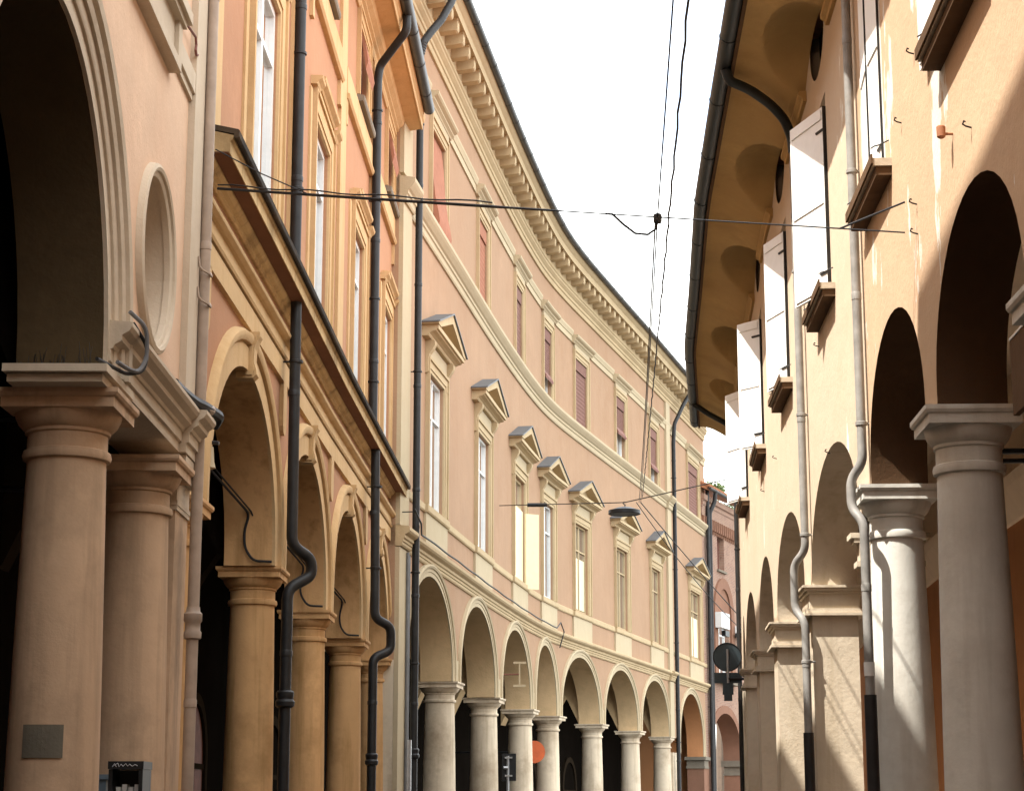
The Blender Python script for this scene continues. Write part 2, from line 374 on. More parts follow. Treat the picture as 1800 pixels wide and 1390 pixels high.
def downpipe(F, root, path, r, mat, bands=(), ring=None):
    pts = [F.P(*q) for q in path]
    o = obj('downpipe', MB().tube(bend(pts), r, 14), mat, root, True)
    for (s, d, za), (s2, d_2, zb) in zip(path, path[1:]):
        if za-zb > 1.2:
            k = max(1, int((za-zb)/1.9))
            for i in range(k):
                z = zb+(za-zb)*(i+.62)/k; c = F.P(s, d, z)
                obj('pipe_joint', MB().lathe([(r*.98, z-.035), (r*1.09, z-.03), (r*1.11, z+.025), (r*.98, z+.045)], c, 14, False), mat, o, True)
    for (s, d, z) in bands:
        x, y, _ = F.P(s, d, z); x2, y2, _ = F.P(s, 0, z)
        obj('pipe_clip', MB().lathe([(r*1.08, z-.02), (r*1.25, z-.015), (r*1.25, z+.015), (r*1.08, z+.02)], (x, y), 14).tube([(x, y, z), (x2, y2, z)], .012, 6), mat, o, True)
    return o
def sag(a, b, drop, n=24):
    a, b = Vector(a), Vector(b); return [a.lerp(b, k/n)-Vector((0, 0, 4*drop*(k/n)*(1-k/n))) for k in range(n+1)]
def stepped(*p): return list(p)

# ------------------------------------------------------------------ facades in plan
def run(p): return sum(math.hypot(b[0]-a[0], b[1]-a[1]) for a, b in zip(p, p[1:]))
# unseen facades behind the camera, bent across to block frontal sky light
BK1 = [(16, -17), (9, -16.6), (4, -14.8), (.4, -11.2), (-1.7, -6.6), (-2.6, -1.5), (-2.82, 8)]
BKR = [(16, -10), (9.5, -9.6), (6.2, -7.4), (4.0, -3.2), (2.9, 2.0), (2.75, 6.77)]
FB1 = Fac(BK1+[(-2.855, 17.65)], 1, s0=-run(BK1)); FB1.curved = True; SB1 = -run(BK1)+.05; SR0 = -run(BKR)+.05
FB2 = Fac([(-2.95, 18), (-2.83, 23.11), (-2.72, 28.34), (-2.57, 33.17), (-2.42, 37.79)], 1); FB2.curved = True
FM = Fac([(-2.36, 37.4), (-1.36, 44.6), (-.45, 51.13), (.51, 57.26), (1.37, 61.5), (2.965, 67.45), (4.64, 73.48), (6.26, 79.4), (8.77, 88.5)], 1, True); FM.curved = True
FR = Fac(BKR+[(3.04, 13.77), (3.18, 17.15), (3.39, 22.1), (3.59, 26.6), (3.93, 31.3), (4.22, 35.6), (4.62, 39.4)], -1, s0=-run(BKR)); FR.curved = True
ak = R_(21); FK = Fac([(8.9, 88.6), (8.9+16*math.sin(ak), 88.6+16*math.cos(ak))], 1); FK.curved = False

# ------------------------------------------------------------------ ground
def sheet(name, mat, x0, x1, y0, y1, z):
    o = obj(name, MB().add([(x0, y0, z), (x1, y0, z), (x1, y1, z), (x0, y1, z)], [(0, 1, 2, 3)]), mat); o['kind'] = 'structure'; return o
sheet('ground', 'street', -900, 900, -900, 1500, -.02)
def strip(name, mat, L, Rr, z):
    m = MB(); m.grid([L, Rr]); o = obj(name, m, mat); o['kind'] = 'structure'; return o
lefts = [FB1.P(SB1*(1-k/8), 0, 0) for k in range(8)]+[FB1.P(s, 0, 0) for s in (0, 9)] + [FB2.P(s, 0, 0) for s in (1, 8, 15, 20)] + [FM.P(s, 0, 0) for s in range(2, 52, 4)]
rights = [FR.P(SR0*(1-k/8), 0, 0) for k in range(8)]+[FR.P(s, 0, 0) for s in (0, 7)] + [FR.P(s, 0, 0) for s in (11, 18, 25, 30)] + [(4.6+.35*k, 40+4.2*k, 0) for k in range(13)]
strip('street', 'street', [(x, y, .0) for x, y, z in lefts], [(x, y, .0) for x, y, z in rights], 0)
def portico_floor(F, s0, s1, D, name='portico_floor'):
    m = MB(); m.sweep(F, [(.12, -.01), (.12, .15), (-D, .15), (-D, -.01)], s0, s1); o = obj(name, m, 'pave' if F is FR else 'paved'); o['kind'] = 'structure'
portico_floor(FB1, SB1, 9.25, 3.6); portico_floor(FB2, -.35, 20.6, 3.6); portico_floor(FM, .7, 52, 3.7); portico_floor(FR, SR0, 36.2, 2.6); portico_floor(FK, 0, 14, 4)

def shell(F, root, s0, s1, ztop, D, T, zc, wallm, ceilm, rear=True, bodym='shade_in'):
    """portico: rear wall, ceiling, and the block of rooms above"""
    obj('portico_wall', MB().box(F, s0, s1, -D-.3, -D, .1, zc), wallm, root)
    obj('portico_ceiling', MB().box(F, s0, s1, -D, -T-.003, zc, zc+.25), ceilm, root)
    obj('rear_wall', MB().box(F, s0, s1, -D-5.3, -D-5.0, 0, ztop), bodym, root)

def arch_door(F, root, s, w, h, D, mat, trim):
    """arched shop door in the portico wall"""
    a = w/2
    pts = arch_pts(s, a, a, .15, h-a)
    m = MB(); m.psz(F, pts, -D, -D+.04); dr = obj('door', m, mat, root)
    t = MB(); archivolt(t, F, s, a, a, .15, h-a, [(0, -D), (0, -D+.1), (.2, -D+.1), (.2, -D)]); obj('door_frame', t, trim, dr)
    obj('door_rail', MB().box(F, s-a, s+a, -D+.04, -D+.07, h-a-.05, h-a+.05).box(F, s-.04, s+.04, -D+.04, -D+.07, .15, h-a), trim, dr)
# ------------------------------------------------------------------ near pink palazzo on the left
F = FB1
B1 = thing('arcaded_palazzo', 'near pink palazzo at the left edge with a moulded arch and round niche', 'building', F.P(4, -2, 0))
T = .6
AR = (3.45, 1.84, 1.92, 4.56, .06)
face, intr = arcade(F, 1.2, 5.95, 6.95, [AR], T, 4.56)
W1 = MB(); W1.v, W1.f = face.v, face.f
oc = (7.03, 5.86, .67)
holes_wall(W1, F, 5.95, 9.25, 4.9, 6.95, [(6.2, 7.86, 5.03, 6.69)], T=.001)
holes_wall(W1, F, 1.2, 9.25, 6.95, 12.8, [(5.95, 7.1, 8.15, 10.6)])
holes_wall(W1, F, SB1, 1.2, 4.56, 12.8, [])
# ring of wall round the niche
n = 48; cs, cz, rr = oc
def sqpt(t):
    x, y = math.cos(t), math.sin(t); k = .83/max(abs(x), abs(y)); return cs+x*k, cz+y*k
W1.grid([[F.P(cs+rr*math.cos(t), 0, cz+rr*math.sin(t)) for t in [2*math.pi*k/n for k in range(n+1)]], [F.P(*(lambda q: (q[0], 0, q[1]))(sqpt(2*math.pi*k/n))) for k in range(n+1)]])
obj('wall', W1, 'b1', B1)
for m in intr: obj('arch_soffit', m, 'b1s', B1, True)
# niche bowl and its ring
bowl = []
for r_, d_ in ((.67, 0), (.668, -.3), (.66, -.55), (.60, -.78), (.46, -.92), (.22, -.99), (.01, -1.0)):
    bowl.append([F.P(cs+r_*math.cos(2*math.pi*k/n), d_, cz+r_*math.sin(2*math.pi*k/n)) for k in range(n+1)])
obj('round_niche', MB().grid(bowl), 'b1t', B1, True)
rg = []
for r_, d_ in ((.655, -.03), (.655, .02), (.68, .035), (.695, .035), (.70, .055), (.725, .065), (.755, .05), (.765, .0)):
    rg.append([F.P(cs+r_*math.cos(2*math.pi*k/n), d_, cz+r_*math.sin(2*math.pi*k/n)) for k in range(n+1)])
obj('niche_moulding', MB().grid(rg), 'b1t', B1, True)
m = MB(); archivolt(m, F, *AR, [(0, 0), (0, .03), (.12, .03), (.12, .05), (.14, .06), (.22, .06), (.22, .085), (.27, .10), (.30, .085), (.32, .085), (.33, .12), (.39, .13), (.42, .10), (.43, 0)], 40)
obj('archivolt', m, 'b1t', B1, True)
# entablature from the arch foot to the corner pier
ent = [(0, 4.56), (.02, 4.56), (.02, 4.64), (.045, 4.645), (.045, 4.73), (.06, 4.735), (.07, 4.76), (.12, 4.79), (.12, 4.83), (.17, 4.86), (.19, 4.89), (.19, 4.92), (0, 4.94), (-.5, 4.93), (-.5, 4.56)]
obj('entablature', MB().sweep(F, ent, 5.32, 8.42), 'b1t', B1)
e2 = [(d+.06 if d >= 0 else d, z) for d, z in ent]
obj('entablature', MB().sweep(F, e2, 8.42, 8.95), 'b1t', B1)
obj('entablature', MB().sweep(F, [(d-.04 if d > .04 else d, z) for d, z in ent], 8.953, 9.25), 'b1t', B1)
# impost fragment turning into the arch over the near column
obj('impost_moulding', MB().box(F, 5.0, 5.98, -.62, .09, 4.5, 4.553).box(F, 5.06, 5.92, -.60, .05, 4.44, 4.497), 'b1t', B1)
# corner pier below, strip pilaster above
obj('corner_pier', MB().box(F, 8.6, 9.24, -.6, -.02, .15, 4.1), 'b1c', B1)
obj('pier_capital', MB().box(F, 8.57, 9.27, -.61, .0, 4.13, 4.17).box(F, 8.59, 9.25, -.605, -.01, 4.17, 4.36).box(F, 8.55, 9.28, -.62, .04, 4.36, 4.43).box(F, 8.51, 9.285, -.62, .07, 4.43, 4.55).box(F, 8.58, 9.26, -.605, -.005, 4.09, 4.13), 'b1t', B1)
obj('corner_pilaster', MB().box(F, 8.42, 8.93, 0, .06, 4.94, 12.8), 'b1t', B1)
obj('corner_pilaster', MB().box(F, 8.935, 9.22, 0, .03, 4.94, 12.8), 'b1t', B1)
for s in (5.66, 8.28, 1.22): column(F, B1, s, -.3, .15, 4.44 if s < 8 else 4.44, .325, .275, .42, ('b1c', 'b1c'), .46)
column(F, B1, -1.4, -.3, .15, 4.56, .325, .275, .42, ('b1c', 'b1c'), .46)
# window with its apron, and the string course beside it
ap = MB().box(F, 5.62, 7.42, 0, .10, 7.57, 7.66).box(F, 5.55, 7.46, 0, .13, 7.97, 8.02).box(F, 5.5, 7.5, 0, .17, 8.02, 8.12)
ap.box(F, 5.68, 7.36, 0, .06, 7.66, 7.97)
ap.box(F, 5.62, 5.78, .06, .10, 7.66, 7.97).box(F, 7.26, 7.42, .06, .10, 7.66, 7.97)
obj('window_apron', ap, 'b1t', B1)
fr = MB(); frame_trim(fr, F, 5.95, 7.1, 8.12, 10.6, .3, .08); obj('window_surround', fr, 'b1t', B1)
window(F, B1, 5.95, 7.1, 8.15, 10.6, fm='whiteg', transoms=(9.7,))
obj('string_course', MB().sweep(F, [(0, 7.70), (.03, 7.70), (.03, 7.76), (.055, 7.765), (.055, 7.95), (0, 7.98)], 7.46, 8.42), 'b1t', B1)
obj('string_course', MB().sweep(F, [(0, 7.70), (.03, 7.70), (.03, 7.76), (.055, 7.765), (.055, 7.95), (0, 7.98)], SB1, 5.5), 'b1t', B1)
x = [F.P(7.55, .01, 7.98), F.P(7.55, .12, 8.0), F.P(8.12, .15, 8.0), F.P(8.16, .15, 7.94)]
obj('shutter_hook', MB().tube([F.P(7.5, .0, 8.14), F.P(7.9, .05, 8.2), F.P(8.3, .06, 8.25), F.P(8.36, .06, 8.2), F.P(8.33, .06, 8.14), F.P(8.38, .06, 8.11), F.P(8.45, .06, 8.14)], .012, 6), 'brown', B1, True)
# portico inside
shell(F, B1, SB1, 9.25, 12.3, 3.4, T, 6.9, 'shade_in', 'shade_in')
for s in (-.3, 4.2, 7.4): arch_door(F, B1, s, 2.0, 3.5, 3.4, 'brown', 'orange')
for s in (1.22, 5.66, 8.4):
    a = MB(); 
    # cross arch of the vault behind each column
    pts = [(-.62+(-2.78)*k/14, 4.5+1.9*math.sin(math.pi*k/14)) for k in range(15)]
    a.loft([[F.P(s-.22, d, z) for d, z in pts]+[F.P(s-.22, d, 6.9) for d, z in reversed(pts)], [F.P(s+.22, d, z) for d, z in pts]+[F.P(s+.22, d, 6.9) for d, z in reversed(pts)]])
    obj('cross_arch', a, 'shade_in', B1)
    obj('tie_rod', MB().tube([F.P(s, -.3, 4.3 if s < 8 else 4.2), F.P(s, -3.4, 4.3)], .025, 8), 'iron', B1, True)
# roof: the nearer wing stands one storey higher
obj('roof', MB().sweep(F, [(.55, 12.72), (.6, 12.84), (.55, 12.92), (-4.5, 14.4), (-8.7, 12.8), (-8.7, 12.65)], 3.2, 9.25), 'terracotta', B1)
obj('attic', MB().box(F, SB1, 3.19, -8.7, 0, 12.81, 15.1), 'b1', B1)
obj('roof', MB().sweep(F, [(.55, 15.1), (.6, 15.22), (.55, 15.3), (-4.5, 16.8), (-8.7, 15.2), (-8.7, 15.1)], SB1, 3.25), 'terracotta', B1)
# beige downpipe at the corner
dp = downpipe(F, B1, [(8.98, .10, 12.2), (8.98, .10, 5.05), (8.98, .10, 3.9), (8.98, .10, .15)], .052, 'pipeb')
for z in (6.28, 6.0): 
    obj('pipe_clip', MB().tube([F.P(8.84, .065, z+.12), F.P(8.85, .075, z+.03), F.P(8.86, .1, z-.0), F.P(8.91, .15, z-.02), F.P(8.98, .165, z-.03), F.P(9.04, .14, z+.02)], .012, 6), 'pipeb', dp, True)
c = F.P(8.98, .10, 0)
obj('pipe_collar', MB().lathe([(.056, 3.02), (.075, 3.03), (.078, 3.08), (.065, 3.1), (.066, 3.16), (.08, 3.18), (.08, 3.24), (.062, 3.26), (.057, 3.30)], c, 16), 'pipeb', dp, True)

# ------------------------------------------------------------------ ochre house
F = FB2
B2 = thing('arcaded_house', 'ochre and orange arcaded house with black drainpipes, second on the left', 'building', F.P(10, -2, 0))
T = .57; ZS = 4.4
ARS = [(2.84, 2.24, 1.68, ZS, .15), (8.16, 2.2, 1.68, ZS, .15), (13.15, 2.03, 1.68, ZS, .15), (18.0, 1.88, 1.66, ZS, .15)]
S0, S1 = -.33, 20.62
face, intr = arcade(F, S0, S1, 6.95, ARS, T, ZS)
obj('arcade_wall', face, 'orange', B2)
for m in intr: obj('arch_soffit', m, 'ochrec', B2, True)
for A in ARS:
    m = MB(); archivolt(m, F, *A, [(0, -.005), (0, .035), (.25, .035), (.26, .015), (.28, .015), (.285, .07), (.33, .095), (.38, .09), (.41, .05), (.42, -.005)], 30)
    obj('archivolt', m, 'ochre', B2, True)
    k = MB(); zc = A[3]+A[4]+A[2]
    k.pdz(F, [(-.1, zc-.08), (.08, zc-.08), (.12, zc-.04), (.115, zc+.02), (.09, zc+.10), (.095, zc+.25), (.125, zc+.34), (.15, zc+.39), (.15, zc+.43), (-.1, zc+.43)], A[0]-.10, A[0]+.10)
    obj('keystone', k, 'ochre', B2)
    for e in (-1, 1):
        obj('keystone_scroll', MB().pdz(F, [(.0, zc-.05), (.08, zc-.05), (.10, zc+.0), (.07, zc+.12), (.075, zc+.25), (.11, zc+.34), (.13, zc+.40), (.0, zc+.40)], A[0]+e*.103-(.02 if e < 0 else 0), A[0]+e*.103+(.02 if e > 0 else 0)), 'ochre', B2)
# pier faces between the arches with the round-ended drop above
piers = [(S0, .6)]+[(a[0]+a[1], b[0]-b[1]) for a, b in zip(ARS, ARS[1:])]+[(ARS[-1][0]+ARS[-1][1], S1)]
for a, b in piers:
    p = MB(); c = (a+b)/2; hw = .15
    if b-a > .5:
        p.psz(F, [(c-hw, 6.7), (c-hw, 6.22)]+[(c-hw*math.cos(math.pi*t/8), 6.2-hw*1.1*math.sin(math.pi*t/8)) for t in range(1, 8)]+[(c+hw, 6.22), (c+hw, 6.7)], 0, .05)
        obj('pier_drop', p, 'ochre', B2)
    obj('pier_face', MB().box(F, a+.002, b-.002, -.002, .02, ZS, 5.0), 'ochre', B2)
obj('arcade_band', MB().sweep(F, [(0, 6.68), (.05, 6.68), (.05, 6.93), (0, 6.93)], S0, S1), 'ochre', B2)
# string, fascia, roll, frieze
obj('string_course', MB().sweep(F, [(-.1, 6.953), (.07, 6.953), (.085, 6.98), (.06, 6.99), (.06, 7.14), (.10, 7.15), (.14, 7.18), (.15, 7.21), (.13, 7.25), (.08, 7.27), (.0, 7.28), (-.1, 7.28)], S0, S1), 'ochre', B2)
obj('frieze', MB().sweep(F, [(-.1, 7.283), (.0, 7.283), (.0, 7.52), (-.1, 7.52)], S0, S1), 'orange', B2)
obj('cornice', MB().sweep(F, [(-.1, 7.523), (.03, 7.523), (.05, 7.54), (.05, 7.58), (.09, 7.60), (.12, 7.635), (.13, 7.66), (.285, 7.66), (.29, 7.64), (.30, 7.64), (.30, 7.765), (.32, 7.785), (.33, 7.82), (-.1, 7.92)], S0, S1, .9), 'ochred', B2)
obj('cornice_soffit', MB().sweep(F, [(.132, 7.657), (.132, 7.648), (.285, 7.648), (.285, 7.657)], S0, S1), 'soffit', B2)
obj('cornice_flashing', MB().sweep(F, [(.333, 7.795), (.365, 7.795), (.38, 7.81), (.385, 7.865), (.37, 7.88), (.0, 7.96), (.0, 7.905), (.33, 7.835)], S0, S1), 'flash', B2)
for a, b in piers: 
    if b-a > .5: column(F, B2, (a+b)/2+(0 if b < 20 else -.05), -.285, .15, ZS, .30, .262, .39, ('ochrec', 'ochrec'), .44)
obj('end_pier', MB().box(F, 20.22, S1, -T, -.01, .15, ZS), 'ochrec', B2)
# upper storeys
WN = [(2.62, 4.42), (8.12, 9.78), (13.2, 14.72), (18.3, 19.8)]
W3 = [(8.3, 9.55), (13.6, 14.9), (18.55, 19.75)]
ZL = 13.0; STEP = 7.3
U = MB()
holes_wall(U, F, S0, STEP, 7.9, ZL, [(a, b, 8.25, 11.05) for a, b in WN[:1]])
holes_wall(U, F, STEP, S1, 7.9, 15.0, [(a, b, 8.25, 11.05) for a, b in WN[1:]]+[(a, b, 13.38, 14.75) for a, b in W3])
obj('upper_wall', U, 'orange', B2)
for i, (a, b) in enumerate(WN):
    s = MB(); frame_trim(s, F, a, b, 7.95, 11.05, .36, .07, .08); obj('window_surround', s, 'ochre', B2)
    hz = MB(); c = (a+b)/2; h = (b-a)/2+.36
    hz.psz(F, [(c-h, 11.41), (c+h, 11.41), (c+h, 11.5), (c-h, 11.5)], 0, .06)
    hz.sweep(F, [(0, 11.5), (.08, 11.5), (.10, 11.53), (.16, 11.57), (.17, 11.62), (0, 11.64)], c-h+.25, c+h-.25, 2)
    hz.sweep(F, [(0, 11.38), (.09, 11.38), (.11, 11.42), (.16, 11.46), (.17, 11.5), (0, 11.503)], c+h-.25, c+h+.12, 2)
    hz.sweep(F, [(0, 11.38), (.09, 11.38), (.11, 11.42), (.16, 11.46), (.17, 11.5), (0, 11.503)], c-h-.12, c-h+.25, 2)
    obj('window_hood', hz, 'ochre', B2)
    window(F, B2, a, b, 8.25, 11.05, -.08 if i == 0 else -.1, 'white', 'glassb' if i < 1 else 'glass', (10.35,), True, .085)
    obj('wall_strip', MB().box(F, a-.62, a-.45, 0, .03, 7.95, 11.3), 'ochre', B2); obj('wall_strip', MB().box(F, b+.45, b+.62, 0, .03, 7.95, 11.3), 'ochre', B2)
for a, b, zt in ((-.3, .5, ZL), (5.55, 6.2, ZL), (10.98, 11.66, 14.95), (15.8, 16.45, 14.95), (20.1, 20.6, 14.95)):
    obj('pilaster_strip', MB().box(F, a, b, 0, .05, 7.93, zt), 'ochre', B2)
# band under the top windows with its returns
for a, b in ((7.32, 10.978), (11.662, 15.798), (16.452, 20.098)):
    bd = MB().sweep(F, [(0, 12.66), (.07, 12.66), (.10, 12.70), (.10, 12.74), (.06, 12.76), (.06, 13.2), (0, 13.2)], a, b)
    obj('sill_band', bd, 'ochre', B2)
    for x0, x1 in ((a, a+.16), (b-.16, b)): obj('band_return', MB().box(F, x0, x1, 0, .055, 12.25, 12.655), 'ochre', B2)
for i, (a, b) in enumerate(W3):
    s = MB(); frame_trim(s, F, a, b, 13.37, 14.75, .26, .06, .07); obj('window_surround', s, 'ochre', B2)
    obj('window_sill', MB().sweep(F, [(-.1, 13.23), (.13, 13.23), (.15, 13.26), (.15, 13.33), (-.1, 13.37)], a-.3, b+.3, 3), 'stone', B2)
    ww = window(F, B2, a, b, 13.38, 14.75, -.12, 'brown', 'glass', (14.3,), True)
    c = (a+b)/2
    # sun blind hanging out of the opening
    pr = [(.0, 14.72), (.10, 14.45), (.16, 14.1), (.12, 13.95), (.10, 14.1), (.05, 14.4), (-.02, 14.70)]
    obj('sun_blind', MB().sweep(F, pr, a+.12, b-.12, 3), 'awn' if i else 'mauve', B2)
# crowning cornice and gutter
tc_ = [(0, 0), (.04, 0), (.07, .05), (.07, .12), (.12, .15), (.12, .20), (.20, .26), (.22, .33), (.23, .36), (.52, .40), (.53, .38), (.55, .38), (.55, .52), (.58, .55), (.60, .62), (.60, .66), (0, .7)]
obj('crowning_cornice', MB().sweep(F, [(d, 14.92+z) for d, z in tc_], STEP, S1), 'ochre', B2)
obj('crowning_cornice', MB().sweep(F, [(d*.7, 13.0+z*.6) for d, z in tc_], S0, STEP-.02), 'ochre', B2)
def gutter(F, root, s0, s1, d, z, r, mat, step=2.2, n=10):
    m = MB(); k = max(2, int((s1-s0)/.7)); 
    arc = [(d+r*math.cos(t), z+r*math.sin(t)) for t in [math.pi+math.pi*i/n for i in range(n+1)]]+[(d+r*.86, z+.01), (d-r*.86, z+.01)]
    m.sweep(F, arc, s0, s1, .7); g = obj('gutter', m, mat, root, True)
    x = s0+step*.5
    while x < s1:
        arc2 = [(d+r*1.07*math.cos(t), z+r*1.07*math.sin(t)) for t in [math.pi+math.pi*i/n for i in range(n+1)]]+[(d+r*.9, z+.02), (d-r*.9, z+.02)]
        obj('gutter_joint', MB().sweep(F, arc2, x-.03, x+.03, 1), mat, g, True); x += step
    return g
gutter(F, B2, STEP, 20.3, .70, 15.63, .115, 'gut', 1.6)
obj('roof', MB().sweep(F, [(.55, 15.66), (.6, 15.70), (-4.4, 17.0), (-8.6, 15.6), (-8.6, 15.5)], STEP-.1, S1), 'terracotta', B2)
obj('roof', MB().sweep(F, [(.40, 13.43), (.44, 13.47), (-4.4, 14.8), (-8.6, 13.4), (-8.6, 13.3)], S0, STEP-.12), 'terracotta', B2)
obj('side_wall', MB().box(F, STEP-.09, STEP, -8.6, -.46, 12.8, 15.6), 'orange', B2)
shell(F, B2, S0, S1, 12.3, 3.3, T, 6.7, 'shade_in', 'shade_in')
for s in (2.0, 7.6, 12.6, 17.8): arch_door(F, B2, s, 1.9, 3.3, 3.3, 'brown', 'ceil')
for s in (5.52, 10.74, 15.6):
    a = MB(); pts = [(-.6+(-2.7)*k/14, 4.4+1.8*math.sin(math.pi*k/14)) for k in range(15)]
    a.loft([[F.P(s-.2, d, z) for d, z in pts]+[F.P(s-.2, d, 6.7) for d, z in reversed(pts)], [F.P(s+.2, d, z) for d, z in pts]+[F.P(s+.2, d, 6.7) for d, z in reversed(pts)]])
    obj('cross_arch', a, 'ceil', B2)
# black downpipes
downpipe(F, B2, [(5.60, .12, 12.5), (5.60, .12, 7.9)], .07, 'pipe', [(5.60, .12, z) for z in (9.2, 11)])
p1 = downpipe(F, B2, [(5.26, .19, 7.64), (5.26, .205, 4.66), (5.40, .42, 4.52), (5.43, .43, 4.32), (5.24, .17, 4.14), (5.24, .17, .15)], .068, 'pipe', [(5.26, .205, 6.9)])
pc = F.P(5.24, .17, 0)
for zz in (2.75, 1.0): obj('pipe_collar', MB().lathe([(.086, zz), (.11, zz+.02), (.115, zz+.07), (.095, zz+.1), (.105, zz+.14), (.105, zz+.18), (.088, zz+.2)], pc, 16), 'pipe', p1, True)
downpipe(F, B2, [(15.2, .68, 15.62), (15.2, .68, 15.25), (15.62, .16, 14.75), (15.62, .13, 14.5), (15.62, .13, 7.9)], .078, 'pipe', [(15.62, .13, z) for z in (8.9, 10.4, 12.2, 13.9)])
p2 = downpipe(F, B2, [(15.35, .21, 7.64), (15.35, .24, 4.75), (15.5, .5, 4.62), (15.55, .5, 4.22), (15.35, .22, 4.08), (15.35, .22, .15)], .078, 'pipe', [(15.35, .24, 7.0), (15.35, .24, 5.6)])
pc = F.P(15.35, .22, 0)
for zz in (2.3, 1.0): obj('pipe_collar', MB().lathe([(.086, zz), (.11, zz+.02), (.115, zz+.07), (.095, zz+.1), (.105, zz+.14), (.105, zz+.18), (.088, zz+.2)], pc, 16), 'pipe', p2, True)

# ------------------------------------------------------------------ curved pink palazzo
F = FM
M = thing('arcaded_palazzo', 'long curved pink palazzo with pedimented windows and bracketed eaves', 'building', F.P(26, -2, 0))
T = .72; ZS = 4.4
S0, S1 = .62, 52.3
pr_ = [(1.9, 7.27), (8.3, 13.86), (14.95, 20.1), (21.0, 24.42), (25.15, 30.54), (31.38, 36.78), (37.54, 42.92)]
ARS = [((a+b)/2, (b-a)/2, 1.86, ZS, .17) for a, b in pr_]+[(48.0, 2.75, 2.1, 3.8, .45)]
face, intr = arcade(F, S0, S1, 6.98, ARS, T, ZS)
face.box(F, 50.78, S1, -T, -.003, 3.8, 4.5)
obj('arcade_wall', face, 'pink', M)
for k, m in enumerate(intr): obj('arch_soffit', m, 'intr' if k < 7 else 'rwall', M, True)
for A in ARS:
    m = MB(); archivolt(m, F, *A, [(0, -.005), (0, .03), (.09, .03), (.095, .045), (.17, .045), (.175, .07), (.22, .09), (.26, .07), (.27, -.005)], 30)
    obj('archivolt', m, 'creamw', M, True)
piers = [(a[1], b[0]) for a, b in zip(pr_, pr_[1:])]
for a, b in piers:
    obj('pier_face', MB().box(F, a+.002, b-.002, -.002, .025, ZS, 4.9), 'creamw', M)
    column(F, M, (a+b)/2, -.36, .15, ZS, .385, .335, .50, ('mcol', 'mcol'), .46)
column(F, M, 43.3, -.36, .15, ZS, .385, .335, .46, ('mcol', 'mcol'), .46)
# last arch stands on a brick pier with a carved capital
obj('brick_pier', MB().box(F, 50.75, 51.75, -T, .02, .15, 3.3), 'brickp', M)
obj('pier_capital', MB().box(F, 50.7, 51.8, -T-.05, .06, 3.3, 3.4).box(F, 50.74, 51.78, -T-.02, .04, 3.4, 3.66).box(F, 50.6, 51.9, -T-.1, .12, 3.66, 3.797), 'stone', M)
obj('end_pier', MB().box(F, S0, 1.88, -T, -.004, .15, ZS), 'mcol', M)
obj('end_pier', MB().box(F, 43.75, 45.2, -T, -.004, .15, 3.8), 'mcol', M)
WN = [(4.0, 5.87), (10.73, 12.72), (17.15, 19.05), (22.35, 23.95), (27.12, 28.95), (33.4, 35.25), (39.7, 41.48), (48.1, 50.5)]
W3 = [(4.15, 5.8), (10.85, 12.35), (17.45, 18.7), (22.6, 23.8), (27.3, 28.98), (33.62, 35.1), (39.78, 41.25), (48.05, 50.5)]
U = MB(); holes_wall(U, F, S0, S1, 6.98, 18.7, [(a, b, 7.92, 10.8) for a, b in WN]+[(a, b, 14.25, 16.4) for a, b in W3], .22)
obj('upper_wall', U, 'pink', M)
for a, b in ((S0, 1.55), (42.95, 43.75)):
    obj('pilaster_strip', MB().box(F, a, b, 0, .09, ZS if a > 5 else .15, 6.58), 'creamw', M)
    obj('pilaster_strip', MB().box(F, a, b, 0, .09, 7.02, 13.58), 'creamw', M); obj('pilaster_strip', MB().box(F, a, b, 0, .09, 14.2, 18.0), 'creamw', M)
STR = [(-.1, 6.60), (.03, 6.60), (.05, 6.63), (.05, 6.68), (.07, 6.69), (.07, 6.74), (.10, 6.76), (.10, 6.82), (.17, 6.86), (.20, 6.90), (.20, 6.96), (.17, 6.985), (-.1, 7.02)]
BND = [(-.1, 13.58), (.04, 13.58), (.06, 13.62), (.06, 13.74), (.09, 13.76), (.09, 13.83), (.13, 13.86), (.20, 13.95), (.23, 14.0), (.23, 14.08), (-.1, 14.16)]
for nm, prf, mt in (('string_course', STR, 'cream'), ('floor_cornice', BND, 'creamw')):
    cuts = [S0, 1.58, 42.9, 43.8, S1]
    for i, (a, b) in enumerate(zip(cuts, cuts[1:])):
        add = .09 if i in (0, 2) else 0
        obj(nm, MB().sweep(F, [(d+add if d > 0 else d, z) for d, z in prf], a+(.001 if i else 0), b, .7), mt, M)
# sill course with ressauts under each window, pale dado panels below them
cur = 1.56
for a, b in WN:
    x0, x1 = a-.42, b+.42
    for p, q, dd in ((cur, x0, .05), (x0+.002, x1-.002, .11)):
        obj('sill_course', MB().sweep(F, [(0, 7.70), (dd-.02, 7.70), (dd, 7.73), (dd, 7.86), (0, 7.90)], p, q, .7), 'cream', M)
    obj('dado_panel', MB().box(F, x0+.03, x1-.03, 0, .06, 7.02, 7.698), 'creamw', M)
    cur = x1
obj('sill_course', MB().sweep(F, [(0, 7.70), (.03, 7.70), (.05, 7.73), (.05, 7.86), (0, 7.90)], cur, S1, .7), 'cream', M)
def console(F, s, w, root):
    m = MB(); m.pdz(F, [(0, 10.72), (.05, 10.72), (.08, 10.76), (.07, 10.84), (.06, 11.0), (.10, 11.14), (.17, 11.24), (.21, 11.32), (.21, 11.40), (.17, 11.43), (0, 11.43)], s-w/2, s+w/2)
    return m
